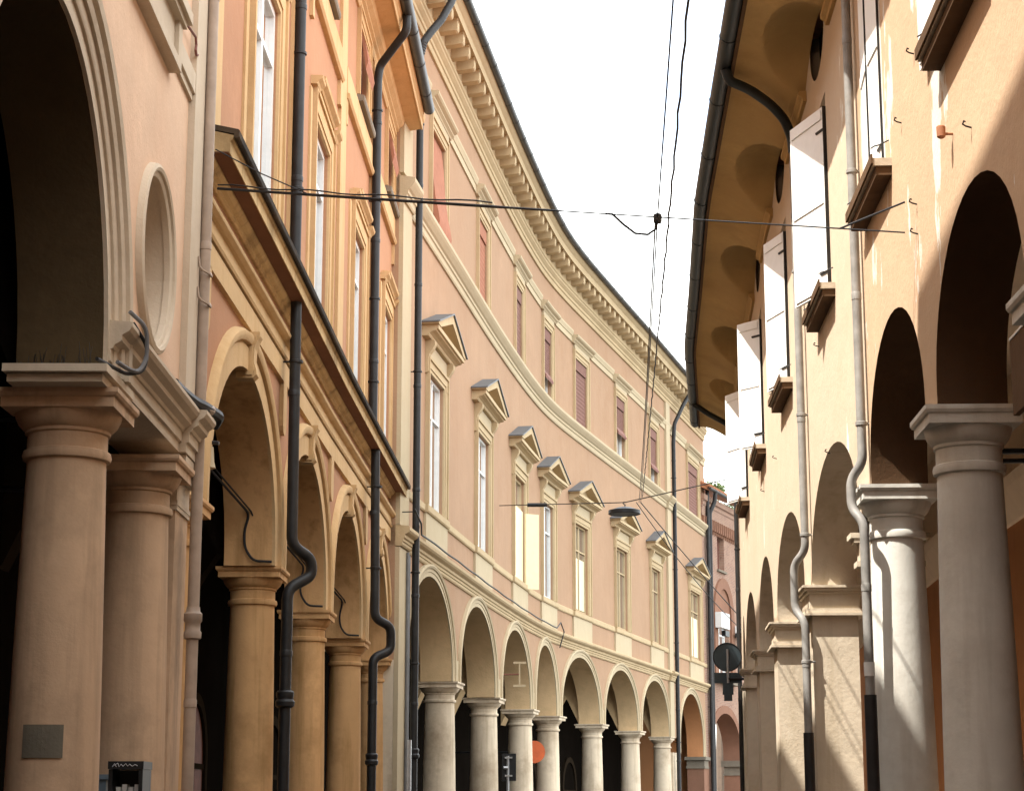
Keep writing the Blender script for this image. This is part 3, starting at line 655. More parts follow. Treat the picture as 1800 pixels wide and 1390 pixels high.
for i, (a, b) in enumerate(WN):
    s = MB(); frame_trim(s, F, a, b, 7.9, 10.8, .30, .08, .08); obj('window_surround', s, 'cream', M)
    c, h = (a+b)/2, (b-a)/2
    obj('window_frieze', MB().box(F, a-.2, b+.2, 0, .06, 11.12, 11.42), 'creamw', M)
    for e in (-1, 1): obj('console', console(F, c+e*(h+.26), .2, M), 'cream', M)
    H = h+.86; P_ = .36
    pb = MB().sweep(F, [(0, 11.432), (.14, 11.432), (.16, 11.46), (.16, 11.49), (.22, 11.52), (.30, 11.54), (.31, 11.57), (P_, 11.57), (P_, 11.66), (0, 11.66)], c-H+.1, c+H-.1, 2)
    pd = obj('pediment', pb, 'cream', M)
    AP = 12.28
    for e in (-1, 1):
        rk = MB().psz(F, [(c+e*H, 11.663), (c+e*(H-.34), 11.663), (c, AP-.2), (c, AP), (c+e*H, 11.70)], 0, P_+.02)
        obj('raking_cornice', rk, 'cream', pd)
        rl = MB().psz(F, [(c+e*(H+.05), 11.69), (c, AP+.005), (c, AP+.035), (c+e*(H+.05), 11.72)], -.02, P_+.06)
        obj('lead_cap', rl, 'lead', pd)
    obj('tympanum', MB().psz(F, [(c-H+.34, 11.66), (c+H-.34, 11.66), (c, AP-.2)], 0, .10), 'cream', pd)
    tr = (9.95,)
    if i == 2:
        window(F, M, a, b, 9.98, 10.8, -.12, 'cream', 'glassb', (), False)
        obj('shutter', MB().box(F, a+.04, c-.01, -.06, -.02, 7.95, 9.96), 'shutc', M); 
        q0, q1 = F.P(b, .03, 0), F.P(b+.28, .36, 0)
        obj('shutter', MB().loft([[(q0[0], q0[1], 7.75), (q1[0], q1[1], 7.75), (q1[0]+.035, q1[1]-.015, 7.75), (q0[0]+.035, q0[1]-.015, 7.75)], [(q0[0], q0[1], 9.92), (q1[0], q1[1], 9.92), (q1[0]+.035, q1[1]-.015, 9.92), (q0[0]+.035, q0[1]-.015, 9.92)]]), 'shutc', M, label='cream shutter leaf swung out over the street')
        obj('shutter', MB().box(F, c+.01, b-.04, -.06, -.02, 7.95, 9.96), 'shutc', M)
    else:
        window(F, M, a, b, 7.92, 10.8, -.12, 'white' if i in (0, 1, 3) else 'cream', 'glassb' if i < 2 else 'glass', tr, True, .06)
    if i in (4, 7):
        for x0, x1 in ((a+.1, c-.12), (c+.1, b-.1)): obj('curtain', MB().box(F, x0, x1, -.10, -.095, 8.02, 9.7), 'shutc', M)
for i, (a, b) in enumerate(W3):
    s = MB(); frame_trim(s, F, a, b, 14.17, 16.4, .26, .07, .07); obj('window_surround', s, 'cream', M)
    c, h = (a+b)/2, (b-a)/2
    obj('hood_frieze', MB().box(F, a-.22, b+.22, 0, .07, 16.68, 16.82), 'creamw', M)
    obj('hood', MB().sweep(F, [(0, 16.823), (.08, 16.823), (.10, 16.86), (.15, 16.90), (.15, 16.94), (.22, 16.98), (.25, 17.02), (.25, 17.07), (0, 17.11)], c-h-.5, c+h+.5, 2), 'creamw', M)
    if i == 0:
        pr = [(-.05, 16.38), (.0, 15.9), (.04, 15.3), (.10, 14.8), (.17, 14.45), (.20, 14.25), (.17, 14.08), (.08, 14.03), (.02, 14.2), (-.02, 15), (-.08, 16.3)]
        obj('sun_blind', MB().sweep(F, pr, a+.04, b-.04, 3), 'awn', M, True, label='rust cloth blind bellying out of the window')
        window(F, M, a, b, 14.25, 16.4, -.18, 'brown', 'glass', (), True)
    else:
        low = 14.27 if i in (1, 2, 4, 7) else (15.15 if i == 5 else 14.9)
        bl = obj('sun_blind', MB().sweep(F, [(-.07, low)]+[(-.03-.014*(k % 2), low+(16.0-low)*k/26) for k in range(27)]+[(-.07, 16.0)], a+.03, b-.03, 3), 'awn' if i == 1 else 'mauve', M)
        obj('blind_box', MB().box(F, a+.03, b-.03, -.06, .0, 16.03, 16.38), 'awn' if i == 1 else 'mauve', bl)
        if low > 14.4: obj('blind_hem', MB().sweep(F, [(-.06, low), (.08, low-.18), (.10, low-.1), (.0, low+.1)], a+.03, b-.03, 3), 'brown', bl)
        window(F, M, a, b, 14.25, 16.4, -.16, 'white', 'glass', (15.6,), True, .05)
# hood-level string course between the hoods
cur = 1.56
for a, b in W3+[(53, 53)]:
    c, h = (a+b)/2, (b-a)/2; x0, x1 = c-h-.5, c+h+.5
    x0 = min(x0, S1)
    if x0-cur > .05: obj('upper_string', MB().sweep(F, [(0, 16.84), (.04, 16.84), (.04, 17.02), (.06, 17.03), (.08, 17.10), (.10, 17.16), (.10, 17.22), (0, 17.26)], cur, x0, .7), 'creamw', M)
    cur = x1
# entablature at the top
obj('architrave', MB().sweep(F, [(-.1, 18.02), (.05, 18.02), (.06, 18.06), (.06, 18.16), (.09, 18.18), (.09, 18.27), (.12, 18.30), (.17, 18.36), (.17, 18.42), (.20, 18.45), (.20, 18.52), (-.1, 18.52)], S0, S1, .7), 'cream', M)
obj('eaves_frieze', MB().sweep(F, [(-.1, 18.523), (.16, 18.523), (.16, 18.93), (-.1, 18.93)], S0, S1, .7), 'cream', M)
obj('corona', MB().sweep(F, [(-.1, 18.933), (.60, 18.933), (.60, 18.91), (.63, 18.91), (.63, 19.12), (.66, 19.15), (.70, 19.20), (.73, 19.27), (.74, 19.33), (-.1, 19.4)], S0, S1, .7), 'cream', M)
gutter(F, M, S0, S1, .80, 19.36, .10, 'gut', 1.35)
mm = MB()
class _L:      # straight local frame for the bracket mesh
    curved = False
    @staticmethod
    def P(s, d, z): return (d, s, z)
mm.pdz(_L, [(0, 0), (.20, .015), (.36, .03), (.40, .05), (.42, .09), (.42, .25), (.40, .27), (0, .27)], -.125, .125)
mm.pdz(_L, [(0, .27), (.42, .27), (.435, .30), (.435, .31), (0, .31)], -.17, .17)
mod_me = mesh_from('modillion', mm, 'cream')
dm = MB().lathe([(.001, -.05), (.022, -.04), (.028, -.02), (.02, 0), (.02, .12)], (0, 0), 8); drop_me = mesh_from('modillion_drop', dm, 'creamw')
s = S0+.45
while s < S1-.2:
    o = inst('modillion', mod_me, M, F.P(s, .161, 18.62), F.ang(s))
    d = bpy.data.objects.new('drop', drop_me); COL.objects.link(d); d.parent = o; d.location = (.30, .36, .20)
    s += .79
obj('roof', MB().sweep(F, [(.68, 19.40), (.72, 19.45), (-4.4, 21.0), (-9, 19.5), (-9, 19.3)], S0, S1, 1.2), 'terracotta', M)
shell(F, M, S0, S1, 18, 3.5, T, 6.75, 'shade_in', 'ceil')
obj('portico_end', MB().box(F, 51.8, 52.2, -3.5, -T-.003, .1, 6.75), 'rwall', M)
for s in (4.6, 11.2, 17.6, 23.4, 28.4, 34.0, 40.2): arch_door(F, M, s, 1.9, 3.2, 3.5, 'shade_in', 'ceil')
for s in (7.8, 14.4, 20.55, 24.8, 30.95, 37.15, 43.4):
    a = MB(); pts = [(-.74+(-2.76)*k/14, 4.4+1.85*math.sin(math.pi*k/14)) for k in range(15)]
    a.loft([[F.P(s-.3, d, z) for d, z in pts]+[F.P(s-.3, d, 6.75) for d, z in reversed(pts)], [F.P(s+.3, d, z) for d, z in pts]+[F.P(s+.3, d, 6.75) for d, z in reversed(pts)]])
    obj('cross_arch', a, 'intr', M)
# side walls closing the block
for x in (S0, S1): obj('side_wall', MB().box(F, x-.02 if x > 5 else x+.2, x+.25 if x > 5 else x+.45, -8.8, -.46, 6.8, 19.3), 'brickp' if x > 5 else 'pink', M)
# broken brick toothing down the far corner
for k in range(26):
    z = 9.0+k*.38+random.uniform(-.1, .1)
    if 13.4 < z < 14.3 or 16.7 < z < 17.3: continue
    l = random.uniform(.1, .34)
    obj('toothing_brick', MB().box(F, S1+.003, S1+l, -.3+random.uniform(-.05, .05), -.02, z, z+random.uniform(.07, .2)), 'brickp', M)
# pipes
pp = downpipe(F, M, [(1.72, .2, 17.2), (1.72, .2, .15)], .075, 'pipe', [(1.72, .2, z) for z in (4.4, 6.2, 10.3, 15.6)])
pc = F.P(1.72, .2, 0)
for zz in (2.55, 1.1): obj('pipe_collar', MB().lathe([(.086, zz), (.11, zz+.02), (.115, zz+.07), (.095, zz+.1), (.105, zz+.14), (.105, zz+.18), (.088, zz+.2)], pc, 16), 'pipe', pp, True)
fx = [F.P(2.9, .80, 19.3), F.P(2.75, .78, 19.0), F.P(2.5, .70, 18.6), F.P(2.2, .55, 18.1), F.P(1.95, .38, 17.75), F.P(1.78, .25, 17.45), F.P(1.72, .2, 17.15)]
N = 60; ff = []
for k in range(N+1):
    u = k/N*(len(fx)-1); i = min(int(u), len(fx)-2); ff.append(Vector(fx[i]).lerp(Vector(fx[i+1]), u-i))
obj('flexible_pipe', MB().tube(ff, [.078+.012*(k % 2) for k in range(N+1)], 12), 'pipe', M, True)
p4 = downpipe(F, M, [(45.4, .80, 19.3), (45.3, .76, 18.9), (44.7, .5, 18.2), (44.2, .2, 17.3), (44.1, .16, 16.5), (44.1, .16, .15)], .085, 'pipe', [(44.1, .16, z) for z in (4.2, 8.2, 11.2, 15.0)])
downpipe(F, M, [(51.95, .2, 15.8), (51.95, .2, .15)], .085, 'pipe', [(51.95, .2, z) for z in (6, 9, 12)])
# grey conduits beside the first pipe
for s_, z1 in ((1.30, 6.55), (1.42, 6.5)): obj('conduit', MB().tube([F.P(s_, .125, z1), F.P(s_, .125, .15)], .03, 8), 'cableg', M, True)
obj('conduit', MB().tube([F.P(1.36, .15, 2.9), F.P(1.36, .15, .15)], .075, 10), 'steel', M, True)

# ------------------------------------------------------------------ yellow house on the right
F = FR
RB = thing('arcaded_house', 'sunlit yellow house on the right with white shutters and a dark gutter', 'building', F.P(14, -1.5, 0))
T = .5
S0, S1 = SR0, 36.2; SM = 10.45
ARS = [(-.2, 1.5, 1.05, 4.4, .12), (5.5, 1.48, 1.05, 4.4, .12), (8.95, 1.47, 1.06, 4.4, .12), (13.3, 2.09, 1.12, 4.06, .08), (18.03, 1.83, 1.12, 4.06, .08), (22.65, 1.95, 1.14, 4.06, .08), (27.15, 1.75, 1.1, 4.06, .08), (31.6, 1.8, 1.1, 4.06, .1)]
face, intr = arcade(F, S0, SM, 6.2, ARS[:3], T, 4.4)
obj('arcade_wall', face, 'yel', RB)
face, intr2 = arcade(F, SM+.002, S1, 6.2, ARS[3:], T, 4.4, 11.0); intr += intr2
obj('arcade_wall', face, 'yelp', RB)
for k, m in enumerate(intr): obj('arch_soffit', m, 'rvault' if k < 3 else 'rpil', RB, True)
for s in (7.22, 10.72, 3.7, 1.6): column(F, RB, s, -.25, .15, 4.4, .285, .232, .355, ('rcol', 'rcol'), .46)
rp = obj('respond', MB().box(F, 11.02, 11.2, -T, .01, .15, 3.75), 'rpil', RB)
obj('capital', MB().box(F, 11.03, 11.25, -T-.05, .07, 3.75, 3.80).box(F, 11.025, 11.22, -T-.02, .04, 3.80, 3.97).box(F, 11.03, 11.26, -T-.06, .09, 3.97, 4.01).box(F, 11.02, 11.30, -T-.10, .12, 4.01, 4.057), 'rpil', rp)
for a, b in ((15.4, 16.19), (19.87, 20.69), (24.61, 25.39), (28.91, 29.79)):
    p = obj('pilaster', MB().box(F, a, b, -T, .012, .15, 3.75), 'rpil', RB)
    cp = MB().box(F, a-.05, b+.05, -T-.05, .07, 3.75, 3.80).box(F, a-.02, b+.02, -T-.02, .04, 3.80, 3.97).box(F, a-.05, b+.05, -T-.05, .07, 3.97, 4.0).box(F, a-.08, b+.08, -T-.08, .10, 4.0, 4.03).box(F, a-.10, b+.10, -T-.10, .12, 4.03, 4.057)
    cp.box(F, a-.08, b+.08, -T-.08, .10, 3.72, 3.745)
    obj('capital', cp, 'rpil', p)
obj('end_pier', MB().box(F, 33.42, S1, -T, .01, .15, 4.06), 'rpil', RB)
obj('near_wall', MB().box(F, S0+.01, -1.72, -T, -.003, .15, 4.06), 'yel', RB)
WN = [(.6, 1.8), (4.75, 6.1), (8.87, 10.02), (12.75, 13.85), (17.2, 18.3), (21.75, 22.85), (26.75, 27.85)]
ZW = 9.55
Us = []
for x0, x1, ws in ((S0, SM, WN[:3]), (SM+.002, S1, WN[3:])):
    U = MB(); holes_wall(U, F, x0, x1, 6.2, 10.4, [(a, b, 6.85, 8.95) for a, b in ws]+[((a+b)/2-.75, (a+b)/2+.75, 9.28, 10.32) for a, b in ws], .3); Us.append(U)
for i_w, (a, b) in enumerate(WN):
    U = Us[0 if i_w < 3 else 1]
    c = (a+b)/2; tt = [2*math.pi*k/40 for k in range(41)]
    U.grid([[F.P(c+.66*math.cos(t), 0, 9.80+.46*math.sin(t)) for t in tt], [F.P(c+math.cos(t)*.75/max(abs(math.cos(t)), abs(math.sin(t))), 0, 9.80+math.sin(t)*.52/max(abs(math.cos(t)), abs(math.sin(t)))) for t in tt]])
    obj('attic_shade_panel', MB().box(F, c-.75, c+.75, -.16, -.12, 9.28, 10.32), 'shade_in', RB)  # near-black sheet paints the darkness inside the oval opening
obj('upper_wall', Us[0], 'yel', RB); obj('upper_wall', Us[1], 'yelp', RB)
for i, (a, b) in enumerate(WN):
    window(F, RB, a, b, 6.85, 8.95, -.12 if i != 2 else -.04, 'white', 'glass' if i != 2 else 'glassb', (8.1,) if i != 2 else (), True, .09)
    sl_ = obj('window_sill', MB().box(F, a-.32, b+.18, -.1, .155, 6.735, 6.80), 'slab', RB)
    obj('sill_board', MB().box(F, a-.30, b+.16, -.05, .13, 6.66, 6.733), 'wood', sl_)
    obj('sill_lip', MB().box(F, a-.33, b+.19, .157, .172, 6.75, 6.83), 'wood', sl_)
    obj('sill_hook', MB().tube([F.P(b+.12, .01, 6.97), F.P(b+.12, .09, 6.93), F.P(b+.12, .13, 6.92), F.P(b+.12, .16, 6.90)], .006, 6), 'iron', sl_, True)
    obj('sill_hook', MB().tube([F.P(a-.26, .01, 6.97), F.P(a-.26, .09, 6.93), F.P(a-.26, .13, 6.92), F.P(a-.26, .16, 6.90)], .006, 6), 'iron', sl_, True)
def leaf(hs, out, z0, z1, mat='shutw', t=.035):
    """shutter leaf from hinge (s,d) to outer edge (s,d) with rails"""
    a = Vector(F.P(hs[0], hs[1], 0)); b = Vector(F.P(out[0], out[1], 0)); n = (b-a).cross(Vector((0, 0, 1))).normalized()*t
    m = MB(); m.loft([[tuple(p+Vector((0, 0, z))) for p in (a, b, b+n, a+n)] for z in (z0, z1)])
    o = obj('shutter', m, mat, RB)
    u = (b-a).normalized(); L = (b-a).length
    k = MB()
    for z in (z0+.03, (z0+z1)/2-.05, z1-.13):
        p, q = a+u*.04, a+u*(L-.04)
        for nn, e in ((n*1.0, n.normalized()*.012), (n*0, n.normalized()*-.012)):
            obj('shutter_rail', MB().loft([[tuple(v+Vector((0, 0, zz))) for v in (p+nn, q+nn, q+nn+e, p+nn+e)] for zz in (z, z+.1)]), mat, o)
    for z in (z0+.2, z1-.25): obj('hinge', MB().tube([tuple(a+Vector((0, 0, z))), tuple(a+u*.16+Vector((0, 0, z)))], .018, 6), 'iron', o)
    obj('shutter_edge', MB().loft([[tuple(p+Vector((0, 0, z))) for p in (a-n*.3+u*-.012, a-n*.3, a+n*1.3, a+n*1.3+u*-.012)] for z in (z0, z1)]), 'pipe', o)
    return o
leaf((12.73, .03), (13.48, .30), 6.80, 8.78)
leaf((17.18, .03), (17.80, .235), 6.80, 8.75)
leaf((21.75, .03), (22.1, .35), 6.82, 8.75); leaf((22.85, .03), (23.55, .12), 6.82, 8.75, 'whiteg')
leaf((26.75, .03), (27.35, .34), 6.82, 8.75)
leaf((8.89, .02), (9.42, .045), 6.83, 9.1); leaf((9.46, .045), (10.0, .02), 6.83, 9.1); leaf((6.1, .03), (6.75, .06), 6.85, 8.9); leaf((4.75, .03), (4.1, .06), 6.85, 8.9)
# cove under the eaves with a lunette over every window
LC = [(a+b)/2 for a, b in WN]+[31.6, -3.5, -7.5]
D_ = .80
def cove(s, d):
    u = d/D_; z = ZW+.36*math.sin(min(1, u*1.02)*math.pi/2)**1.3
    for c in LC:
        x = abs(s-c)/1.3; y_ = d/.56
        if x*x+y_*y_ < 1: z += .40*(1-x*x-y_*y_)
    return z
ns = 620; nd = 24
rows = [[F.P(S0+(S1-S0)*i/ns, D_*j/nd, cove(S0+(S1-S0)*i/ns, D_*j/nd)) for j in range(nd+1)] for i in range(ns+1)]
obj('eaves_cove', MB().grid(rows), 'reave', RB, True)
obj('eaves_edge', MB().box(F, S0, S1, D_, D_+.04, ZW+.33, ZW+.47), 'wood', RB)
ms = [S0]+sorted(LC)+[36.2]
for a, b in zip(ms, ms[1:]):
    x0, x1 = (a+1.1 if a > S0+.1 else a), (b-1.1 if b < 36 else b)
    if x1-x0 > .15: obj('cove_moulding', MB().sweep(F, [(0, ZW-.09), (.04, ZW-.09), (.05, ZW-.05), (.09, ZW-.02), (.09, ZW+.03), (0, ZW+.03)], x0, x1), 'reave', RB)
gutter(F, RB, S0, S1, D_+.11, ZW+.45, .105, 'gutR', 2.0)
obj('roof', MB().sweep(F, [(D_+.12, ZW+.47), (D_+.12, ZW+.5), (-4.0, 11.8), (-8, 10.6), (-8, 10.4)], S0, S1, 1.2), 'terracotta', RB)
obj('side_wall', MB().box(F, S1-.2, S1+.02, -7.6, -.46, 6.2, 10.1), 'yel', RB)
# portico inside
obj('portico_wall', MB().box(F, S0, S1, -2.7, -2.45, .1, 4.9), 'rwall', RB)
obj('portico_lunette', MB().box(F, S0, S1, -2.7, -2.45, 4.903, 6.7), 'rin', RB)
obj('portico_ceiling', MB().box(F, S0, S1, -2.45, -.453, 6.6, 6.75), 'rin', RB)
obj('rear_wall', MB().box(F, S0, S1, -8, -7.7, 0, 10.2), 'shade_in', RB)
for s in (7.22, 10.8, 15.8, 20.3, 25.0):
    if s < 8: tr_ = obj('tie_rod', MB().tube([F.P(s, -.3, 4.12), F.P(s, -2.45, 4.12)], .022, 8).tube([F.P(s, -.3, 4.05), F.P(s, -2.45, 4.05)], .018, 8), 'iron', RB, True)
obj('portico_moulding', MB().sweep(F, [(-2.45, 4.85), (-2.39, 4.85), (-2.33, 4.95), (-2.21, 5.15), (-2.17, 5.25), (-2.45, 5.3)], S0, S1), 'rin', RB)
for s in (9.0, 13.4, 18.0, 5.4):
    arch_door(F, RB, s, 1.5, 2.7, 2.45, 'brown', 'stone')
# grey downpipes: straight on the wall, stepping round the imposts
pA = downpipe(F, RB, [(10.42, .07, 9.5), (10.42, .07, 4.60), (10.50, .17, 4.46), (10.50, .17, 4.20), (10.40, .08, 4.06), (10.40, .08, 2.55)], .042, 'pipeg', [(10.42, .07, z) for z in (4.95, 7.3)])
obj('pipe_shoe', MB().tube([F.P(10.40, .08, 2.56), F.P(10.40, .08, .15)], .054, 12), 'pipe', pA, True)
obj('pipe_label', MB().lathe([(.0475, 2.72), (.0475, 2.84)], F.P(10.40, .08, 0), 14, False), 'paper', pA, True)
pB = downpipe(F, RB, [(15.28, .08, 9.3), (15.28, .08, 4.44), (15.42, .20, 4.30), (15.44, .20, 3.80), (15.33, .10, 3.64), (15.33, .10, 2.4)], .045, 'pipeg', [(15.28, .08, z) for z in (4.62, 6.0, 7.7)]+[(15.33, .10, 3.2)])
obj('pipe_shoe', MB().tube([F.P(15.33, .10, 2.42), F.P(15.33, .10, .15)], .058, 12), 'pipe', pB, True)
el = [F.P(14.5, .91, ZW+.35), F.P(14.55, .86, ZW+.22), F.P(14.7, .62, ZW+.17), F.P(14.95, .36, ZW+.08), F.P(15.15, .18, ZW-.04), F.P(15.28, .09, ZW-.22), F.P(15.28, .08, ZW-.4)]
obj('gutter_elbow', MB().tube(bend(el), .058, 12), 'gutR', RB, True)
obj('gutter_elbow', MB().tube(bend([F.P(33.6, .91, ZW+.35), F.P(33.7, .6, ZW+.15), F.P(34.1, .2, ZW), F.P(34.2, .08, ZW-.4)]), .058, 12), 'gutR', RB, True)
downpipe(F, RB, [(34.2, .07, ZW-.4), (34.2, .07, .15)], .045, 'pipe', [(34.2, .07, z) for z in (8.6, 6.9)])
# iron bits on the wall
def hook(s, z, k=.6): obj('wall_hook', MB().tube([F.P(s, 0, z), F.P(s, .06*k, z+.01), F.P(s-.03*k, .10*k, z+.03*k), F.P(s-.05*k, .09*k, z+.06*k), F.P(s-.02*k, .07*k, z+.06*k)], .006, 6), 'iron', RB, True)
for s, z in ((7.46, 6.06), (7.47, 5.83), (5.3, 5.9), (8.0, 6.9), (7.3, 7.2), (13.3, 5.2), (14.0, 6.5), (19.3, 6.2), (22.1, 6.2)): hook(s, z)
obj('insulator', MB().tube([F.P(5.93, .0, 6.08), F.P(5.93, .07, 6.08)], .01, 6).lathe([(.018, 6.05), (.03, 6.06), (.032, 6.13), (.02, 6.14)], F.P(5.93, .08, 0), 10), 'terracotta', RB, True)
# boards hung below the near arches
for a, b, z in ((7.52, 8.85, 4.52), (4.1, 5.9, 4.62)):
    hb = obj('arch_board', MB().box(F, a, b, -.34, -.30, z-.5, z), 'wood', RB); obj('board_lit_edge', MB().box(F, a, b, -.345, -.295, z+.002, z+.02), 'white', hb)  # white edge paints sunlight on the rim, dark face its shade

# ------------------------------------------------------------------ brick house at the end
F = FK
K = thing('brick_house', 'old brick house with a pointed window at the far end of the street', 'building', F.P(4, -2, 0))
T = .8
AR = (2.3, 2.55, 1.75, 3.78, .3)
face, intr = arcade(F, -1.2, 6.0, 6.6, [AR], T, 3.78); obj('arcade_wall', face, 'brick', K); obj('arch_soffit', intr[0], 'brickp', K, True)
m = MB(); archivolt(m, F, *AR, [(0, -.005), (0, .06), (.35, .06), (.36, -.005)], 24); obj('archivolt', m, 'brickp', K, True)
U = MB(); holes_wall(U, F, -1.2, 6.0, 6.6, 15.5, [(1.55, 2.75, 12.35, 14.0), (1.3, 3.3, 7.4, 10.3)], .35); obj('upper_wall', U, 'brick', K)
window(F, K, 1.55, 2.75, 12.35, 14.0, -.3, 'brown', 'glass', (), True)
obj('window_sill', MB().box(F, 1.4, 2.9, -.2, .1, 12.25, 12.345), 'stone', K); obj('window_lintel', MB().box(F, 1.4, 2.9, 0, .05, 14.02, 14.2), 'brickp', K)
def gothic(c, a, z0, h, n=10):
    l = [(c-a+a*(1-math.cos(math.pi/2*k/n)), z0+h*math.sin(math.pi/2*k/n)) for k in range(n+1)]
    return l+[(2*c-x, z) for x, z in reversed(l[:-1])]
o1, i1 = gothic(2.3, 1.75, 10.2, 1.8), gothic(2.3, 1.2, 10.2, 1.3)
gm = MB(); gm.loft([[F.P(so_, d, zo) for (so_, zo), d in ((o, 0), (o, .1))]+[F.P(si, d, zi) for (si, zi), d in ((i_, .1), (i_, 0))] for o, i_ in zip(o1, i1)])
obj('pointed_arch', gm, 'brickp', K)
obj('arch_infill', MB().psz(F, i1, -.01, .03), 'brickp', K)
obj('window_jamb', MB().box(F, .55, 1.1, 0, .1, 7.4, 10.2).box(F, 3.5, 4.05, 0, .1, 7.4, 10.2), 'brickp', K)
window(F, K, 1.3, 3.3, 7.4, 10.3, -.25, 'white', 'glassb', (9.4,), True, .1)
obj('balcony_slab', MB().box(F, .5, 4.1, 0, .3, 7.15, 7.38), 'stone', K)
obj('corbel_frieze', MB().sweep(F, [(0, 14.5), (.06, 14.5), (.08, 14.95), (.12, 15.0), (.12, 15.15), (.2, 15.2), (.2, 15.45), (0, 15.5)], -1.2, 6.0), 'brick', K)
cb = mesh_from('corbel', MB().box3(0, .12, -.07, .07, 0, .5).box3(0, .06, -.05, .05, -.15, 0), 'brickp')
for k in range(20): inst('corbel', cb, K, F.P(-1.0+k*.36, .003, 14.0), F.ang(0))
gutter(F, K, -1.2, 6.0, .42, 15.72, .11, 'gut', 2)
rt = obj('roof', MB().sweep(F, [(.4, 15.6), (.4, 15.72), (-5, 18.2), (-5, 18.0)], -1.2, 6.0), 'terracotta', K)
tl = mesh_from('roof_tile', MB().tube([(0, 0, 0), (-.6, 0, .275)], .085, 6), 'terracotta')
for k in range(30): inst('roof_tile', tl, rt, F.P(-1.1+k*.24, .46, 15.78), F.ang(0))
obj('pier', MB().box(F, 4.9, 6.0, -T, .0, .15, 3.1), 'brickp', K)
obj('pier_capital', MB().box(F, 4.85, 6.05, -T-.05, .05, 3.1, 3.2).box(F, 4.9, 6.0, -T, .0, 3.2, 3.5).box(F, 4.75, 6.15, -T-.1, .1, 3.5, 3.777), 'stone', K)
obj('pier', MB().box(F, -1.2, -.28, -T, .0, .15, 3.777), 'brickp', K)
obj('portico_ceiling', MB().box(F, -1.2, 6.0, -4, -T-.003, 6.3, 6.5), 'ceil', K)
obj('rear_wall', MB().box(F, -1.2, .6, -4.3, -4, .1, 15.4), 'rwall', K); obj('side_wall', MB().box(F, 5.8, 6.0, -6, -.46, 6.6, 15.4), 'brick', K)
obj('downpipe', MB().tube(bend([F.P(-.15, .42, 15.65), F.P(-.15, .38, 15.2), F.P(-.35, .2, 14.7), F.P(-.35, .15, .2)]), .1, 10), 'pipe', K, True)
fl = thing('floodlight', 'white box floodlight on the brick wall beside the pointed window', 'floodlight', F.P(4.4, .1, 9.6))
obj('housing', MB().box(F, 4.0, 4.8, .12, .42, 9.62, 9.95), 'white', fl); obj('arm', MB().tube([F.P(4.4, 0, 9.5), F.P(4.4, .4, 9.5)], .06, 8).box(F, 3.7, 5.0, .2, .5, 9.42, 9.58), 'iron', fl)
fb = thing('sign_box', 'small white box sign left of the pointed brick window', 'sign', F.P(1.2, .1, 9.7))
obj('panel', MB().box(F, .55, 2.0, .11, .4, 9.6, 10.3), 'white', fb); obj('bracket', MB().box(F, 1.6, 2.3, .11, .3, 9.3, 9.55), 'iron', fb)

# tall tree behind the brick house, only its top in view
TX, TY = 11.75, 113.0
tz = thing('tree', 'small green treetop showing above the brick roof', 'tree', (TX, TY, 0))
tk = MB().tube([(TX, TY, 0), (TX+.1, TY, 6), (TX-.1, TY, 13), (TX, TY, 18.6)], [.32, .26, .17, .04], 8)
for q in range(9):
    an = q*2.4; z = 14.5+q*.45; tk.tube([(TX, TY, z), (TX+math.cos(an)*1.0, TY+math.sin(an)*1.0, z+.9), (TX+math.cos(an)*1.7, TY+math.sin(an)*1.7, z+1.5)], [.07, .04, .015], 5)
obj('trunk', tk, 'bark', tz)
lv = MB()
for _ in range(60):
    an, rr_, zz = random.uniform(0, 6.28), random.uniform(.1, 1.75), random.uniform(15.2, 20.0)
    rr_ *= math.sqrt(max(.05, 1-((zz-17.3)/3.0)**2)); cl_ = Vector((TX+math.cos(an)*rr_, TY+math.sin(an)*rr_, zz)); r_ = random.uniform(.25, .5)
    for _ in range(75):
        v = Vector((random.gauss(0, 1), random.gauss(0, 1), random.gauss(0, 1))).normalized()*r_*random.uniform(.3, 1.15)
        p = cl_+v; a = Vector((random.gauss(0, 1), random.gauss(0, 1), random.gauss(0, 1))).normalized(); b_ = a.orthogonal().normalized(); L = random.uniform(.07, .14)
        lv.add([p-a*L, p+b_*L*.5, p+a*L, p-b_*L*.5], [(0, 1, 2, 3)])
obj('crown', lv, 'leaf', tz)

# ------------------------------------------------------------------ wires across and along the street
def wire(name, pts, r, label, mat='cable', n=6, cat='cable', group=None): return tag(obj(name, MB().tube(pts, r, n), mat, None, True), label, cat, group)
A = Vector((-2.70, 17.25, 7.16)); B = Vector(FR.P(7.46, .1, 5.84)); 
main = sag(A, B, .004, 38); wire('span_cable', main, [.013]*18+[.010]*3+[.006]*18, 'thick black span cable crossing the street between near left corner and right wall')
wire('span_cable', [p+Vector((0, 0, .035+.01*math.sin(i*1.3))) for i, p in enumerate(main[:18])], .007, 'thin second wire lashed above the black span cable from the left corner')
cj = main[26]
wire('wall_stay', [FB1.P(9.2, .13, 7.52), Vector(FB1.P(9.2, .13, 7.52)).lerp(main[6], .5)-Vector((0, 0, .02)), main[6]], .006, 'thin stay wire slanting from the left cornice end down to the span cable')
wire('wall_stay', [FR.P(7.46, .09, 6.08), Vector(FR.P(7.46, .09, 6.08)).lerp(main[35], .5), main[35]], .008, 'short forked stay wire at the right wall hook')
LP = Vector((2.60, 45.0, 8.30))         # lamp hanging point
def along(name, pts, r, label): return wire(name, [Vector(p) for p in pts], r, label)
def lerpn(a, b, n): return [Vector(a).lerp(Vector(b), k/n) for k in range(n+1)]
J = cj
LC_ = Vector((2.98, 45, 8.52))
